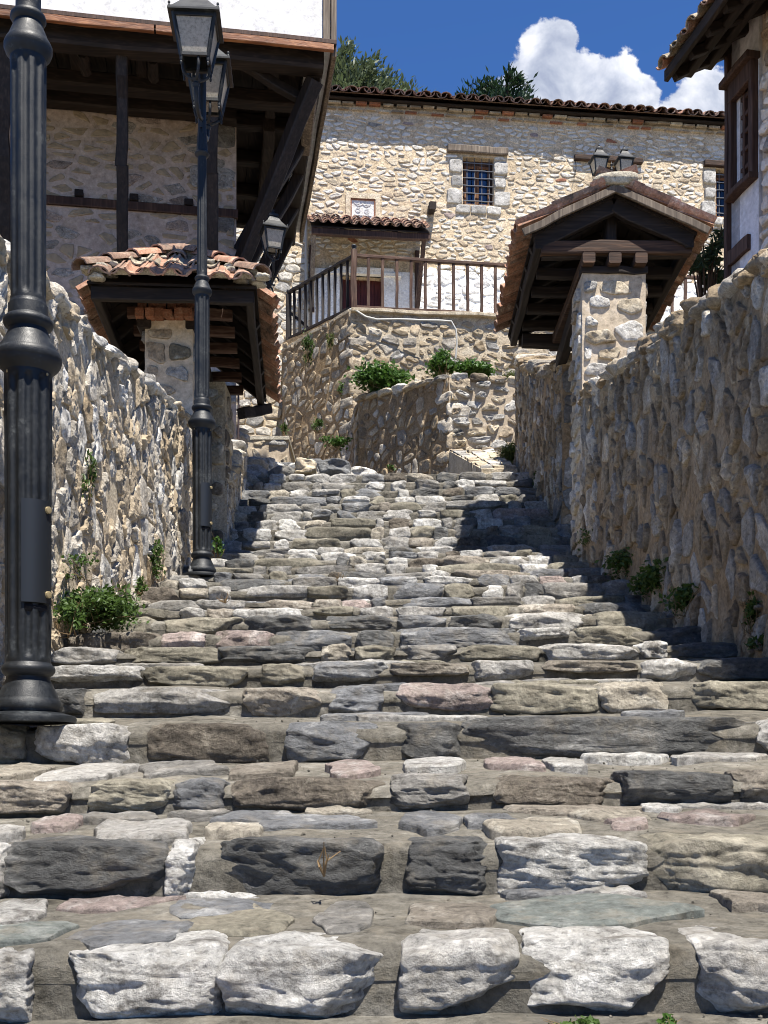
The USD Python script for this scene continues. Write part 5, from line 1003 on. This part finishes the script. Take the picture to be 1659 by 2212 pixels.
weed("pale dry grass at the right end of the planter", P(1105, 817, 18.0), (.28, .3, .12), 900, .09, 224, mat=LEAF_Y, cat_="grass", name="grass_tuft", asp=.1, up=0.0)
weed("dry grass tuft beside the ramp at the head of the stairs", P(1112, 985, 15.6), (.30, .3, .17), 1300, .10, 225, mat=LEAF_Y, cat_="grass", name="grass_tuft", asp=.10, up=0.)
weed("moss-green weed hanging high on the shaded terrace wall", P(665, 752, 20.55), (.13, .13, .28), 420, .05, 226, droop=1.0)
weed("small brownish weed hanging just under the terrace railing", P(712, 735, 20.15), (.09, .09, .20), 180, .05, 227, mat=LEAF_Y, droop=1.0)
weed("weed growing from the middle of the shaded terrace wall", P(685, 915, 19.9), (.12, .12, .16), 220, .055, 228)
weed("bright weed low on the shaded terrace wall above the steps", P(728, 955, 18.9), (.26, .2, .13), 420, .06, 229, mat=LEAF_B)
weed("weed at the foot of the shaded terrace wall", P(680, 1005, 17.2), (.22, .18, .11), 320, .06, 230)
weed("small weed on the terrace wall below the conduit's bend", P(735, 838, 19.95), (.08, .08, .11), 130, .055, 231)
weed("tiny weed low on the planter wall's shaded side", P(845, 1010, 16.6), (.07, .07, .06), 80, .05, 232)
weed("weed tuft beside the low wall on the left", P(612, 928, 19.2), (.09, .09, .14), 130, .055, 233)
weed("small green sprouts on the lowest tread at the picture's bottom edge", P(1240, 2214, 1.72), (.06, .03, .010), 120, .013, 240)
weed("single leafy sprout right of the others at the bottom edge", P(1442, 2206, 1.74), (.018, .02, .010), 40, .014, 241, mat=LEAF_B)
def sprig(label, u, v, Dp, n, seed):
    rng = np.random.default_rng(seed); t = thing("dry_sprig", label, "twig", group="withered sprigs in the stair joints"); c = P(u, v, Dp); out = []
    for _ in range(n):
        e = c + rng.normal(size=3) * [.03, .02, .01] + [0, 0, rng.uniform(.03, .07)]; out.append(tube([c, (c + e) / 2 + rng.normal(0, .006, 3), e], [.0025, .002, .001], 4))
    obj("stalk", cat(out), STEM, t); return t
sprig("dry brown sprig stuck in the joint below the dark slate riser", 700, 1893, 2.38, 6, 301)
sprig("withered tuft in a riser joint left of the stairs' middle", 487, 1303, 7.25, 14, 302)
sprig("withered brown leaf curl on a riser near the stairs' centre", 733, 1258, 8.35, 14, 303)

sh = thing("oleander_shrub", "dark glossy long-leaved shrub between the right gate and the bay house", "shrub")
rs = np.random.default_rng(31); br_, lv = [], []
sb = P(1525, 640, 12.8)
for k in range(26):
    a = rs.uniform(0, 2 * math.pi); up_ = rs.uniform(.25, 1.0); e = sb + np.array([math.cos(a) * rs.uniform(.08, .36), math.sin(a) * .3, up_ * .78]); m = (sb + e) / 2 + [0, 0, .14]
    br_.append(tube([sb - [0, 0, .6], m, e], [.012, .008, .004], 5))
    for q in range(26):
        f = rs.uniform(.45, 1.0); c = m + (e - m) * max(0, f * 2 - 1) if f > .5 else sb + (m - sb) * f * 2; d_ = rs.normal(size=3); d_[2] -= .35; d_ /= np.linalg.norm(d_); s = np.cross(d_, rs.normal(size=3)); s /= np.linalg.norm(s); L = rs.uniform(.07, .13); nn = np.cross(d_, s)
        lv.append((np.array([c, c + d_ * L * .5 + s * L * .15 + nn * .01, c + d_ * L - nn * .012, c + d_ * L * .5 - s * L * .15 + nn * .01]), np.array([(0, 1, 2), (0, 2, 3)])))
obj("branch", cat(br_), BARK, sh); obj("leaves", cat(lv), LEAF_D, sh)

def conifer(label, u, v_top, Dp, height, width, mat, seed, n=2600, lean=0):
    rng = np.random.default_rng(seed); top = P(u, v_top, Dp); base = top - [0, 0, height]; t = thing("conifer_tree", label, "tree", group="conifers on the slope behind the long house")
    obj("trunk", tube([base, base + [0, 0, height * .5], top - [0, 0, .2]], [.16, .10, .02], 7), BARK, t)
    br, V = [], []
    nb_ = 240
    for k in range(nb_):
        f = rng.uniform(.05, 1) ** .8; z = top[2] - f * height * .97; L = width * (f ** .75) * rng.uniform(.55, 1.1) + .06; a = rng.uniform(0, 2 * math.pi); d = np.array([math.cos(a), math.sin(a), rng.uniform(.15, .7)])
        s = np.array([top[0], top[1], z]); e = s + d * L; br.append(tube([s, (s + e) / 2 - [0, 0, .03 * L], e], [.02, .014, .005], 4))
        m = max(8, int(n / nb_ * (.4 + f)))
        g = rng.uniform(.25, 1.05, m)[:, None]; p = s + d * L * g + rng.normal(0, .06 * (.5 + L), (m, 3))
        nd = d + rng.normal(size=(m, 3)) * .75 + [0, 0, .5]; nd /= np.linalg.norm(nd, axis=1, keepdims=True); sd = np.cross(nd, rng.normal(size=(m, 3))); sd /= np.linalg.norm(sd, axis=1, keepdims=True)
        q = rng.uniform(.12, .27, (m, 1)); V.append(np.stack([p, p + nd * q * .5 + sd * q * .16, p + nd * q, p + nd * q * .5 - sd * q * .16], 1).reshape(-1, 3))
    v = np.vstack(V); i = np.arange(len(v) // 4)[:, None] * 4
    obj("branch", cat(br), BARK, t); obj("crown", (v, np.vstack([i + [0, 1, 2], i + [0, 2, 3]])), mat, t)
conifer("tallest pale green conifer behind the house jetty's corner", 722, 92, 36, 7, 3.75, NEEDLE_P, 401, 24200)
conifer("pale conifer right of the tallest one behind the tiled eave", 768, 118, 36.5, 6.5, 3.00, NEEDLE_P, 402, 19800)
conifer("pale conifer in the middle of the left tree row", 812, 150, 37, 6, 2.88, NEEDLE_P, 403, 17600)
conifer("lower pale conifer at the right of the left tree row", 855, 180, 37, 5, 2.75, NEEDLE_P, 404, 14300)
conifer("smallest pale conifer tip at the right end of the left tree row", 897, 203, 37, 4.5, 1.75, NEEDLE_P, 405, 6600)
conifer("small dark conifer tip standing alone above the tiled eave", 993, 193, 38, 4.5, 1.62, NEEDLE_D, 406, 7700)
conifer("dark green conifer in front of the white cloud", 1094, 146, 36, 6, 2.38, NEEDLE_D, 407, 17600)
conifer("shorter dark conifer left of the one before the cloud", 1052, 176, 36.6, 5, 2.25, NEEDLE_D, 408, 13200)
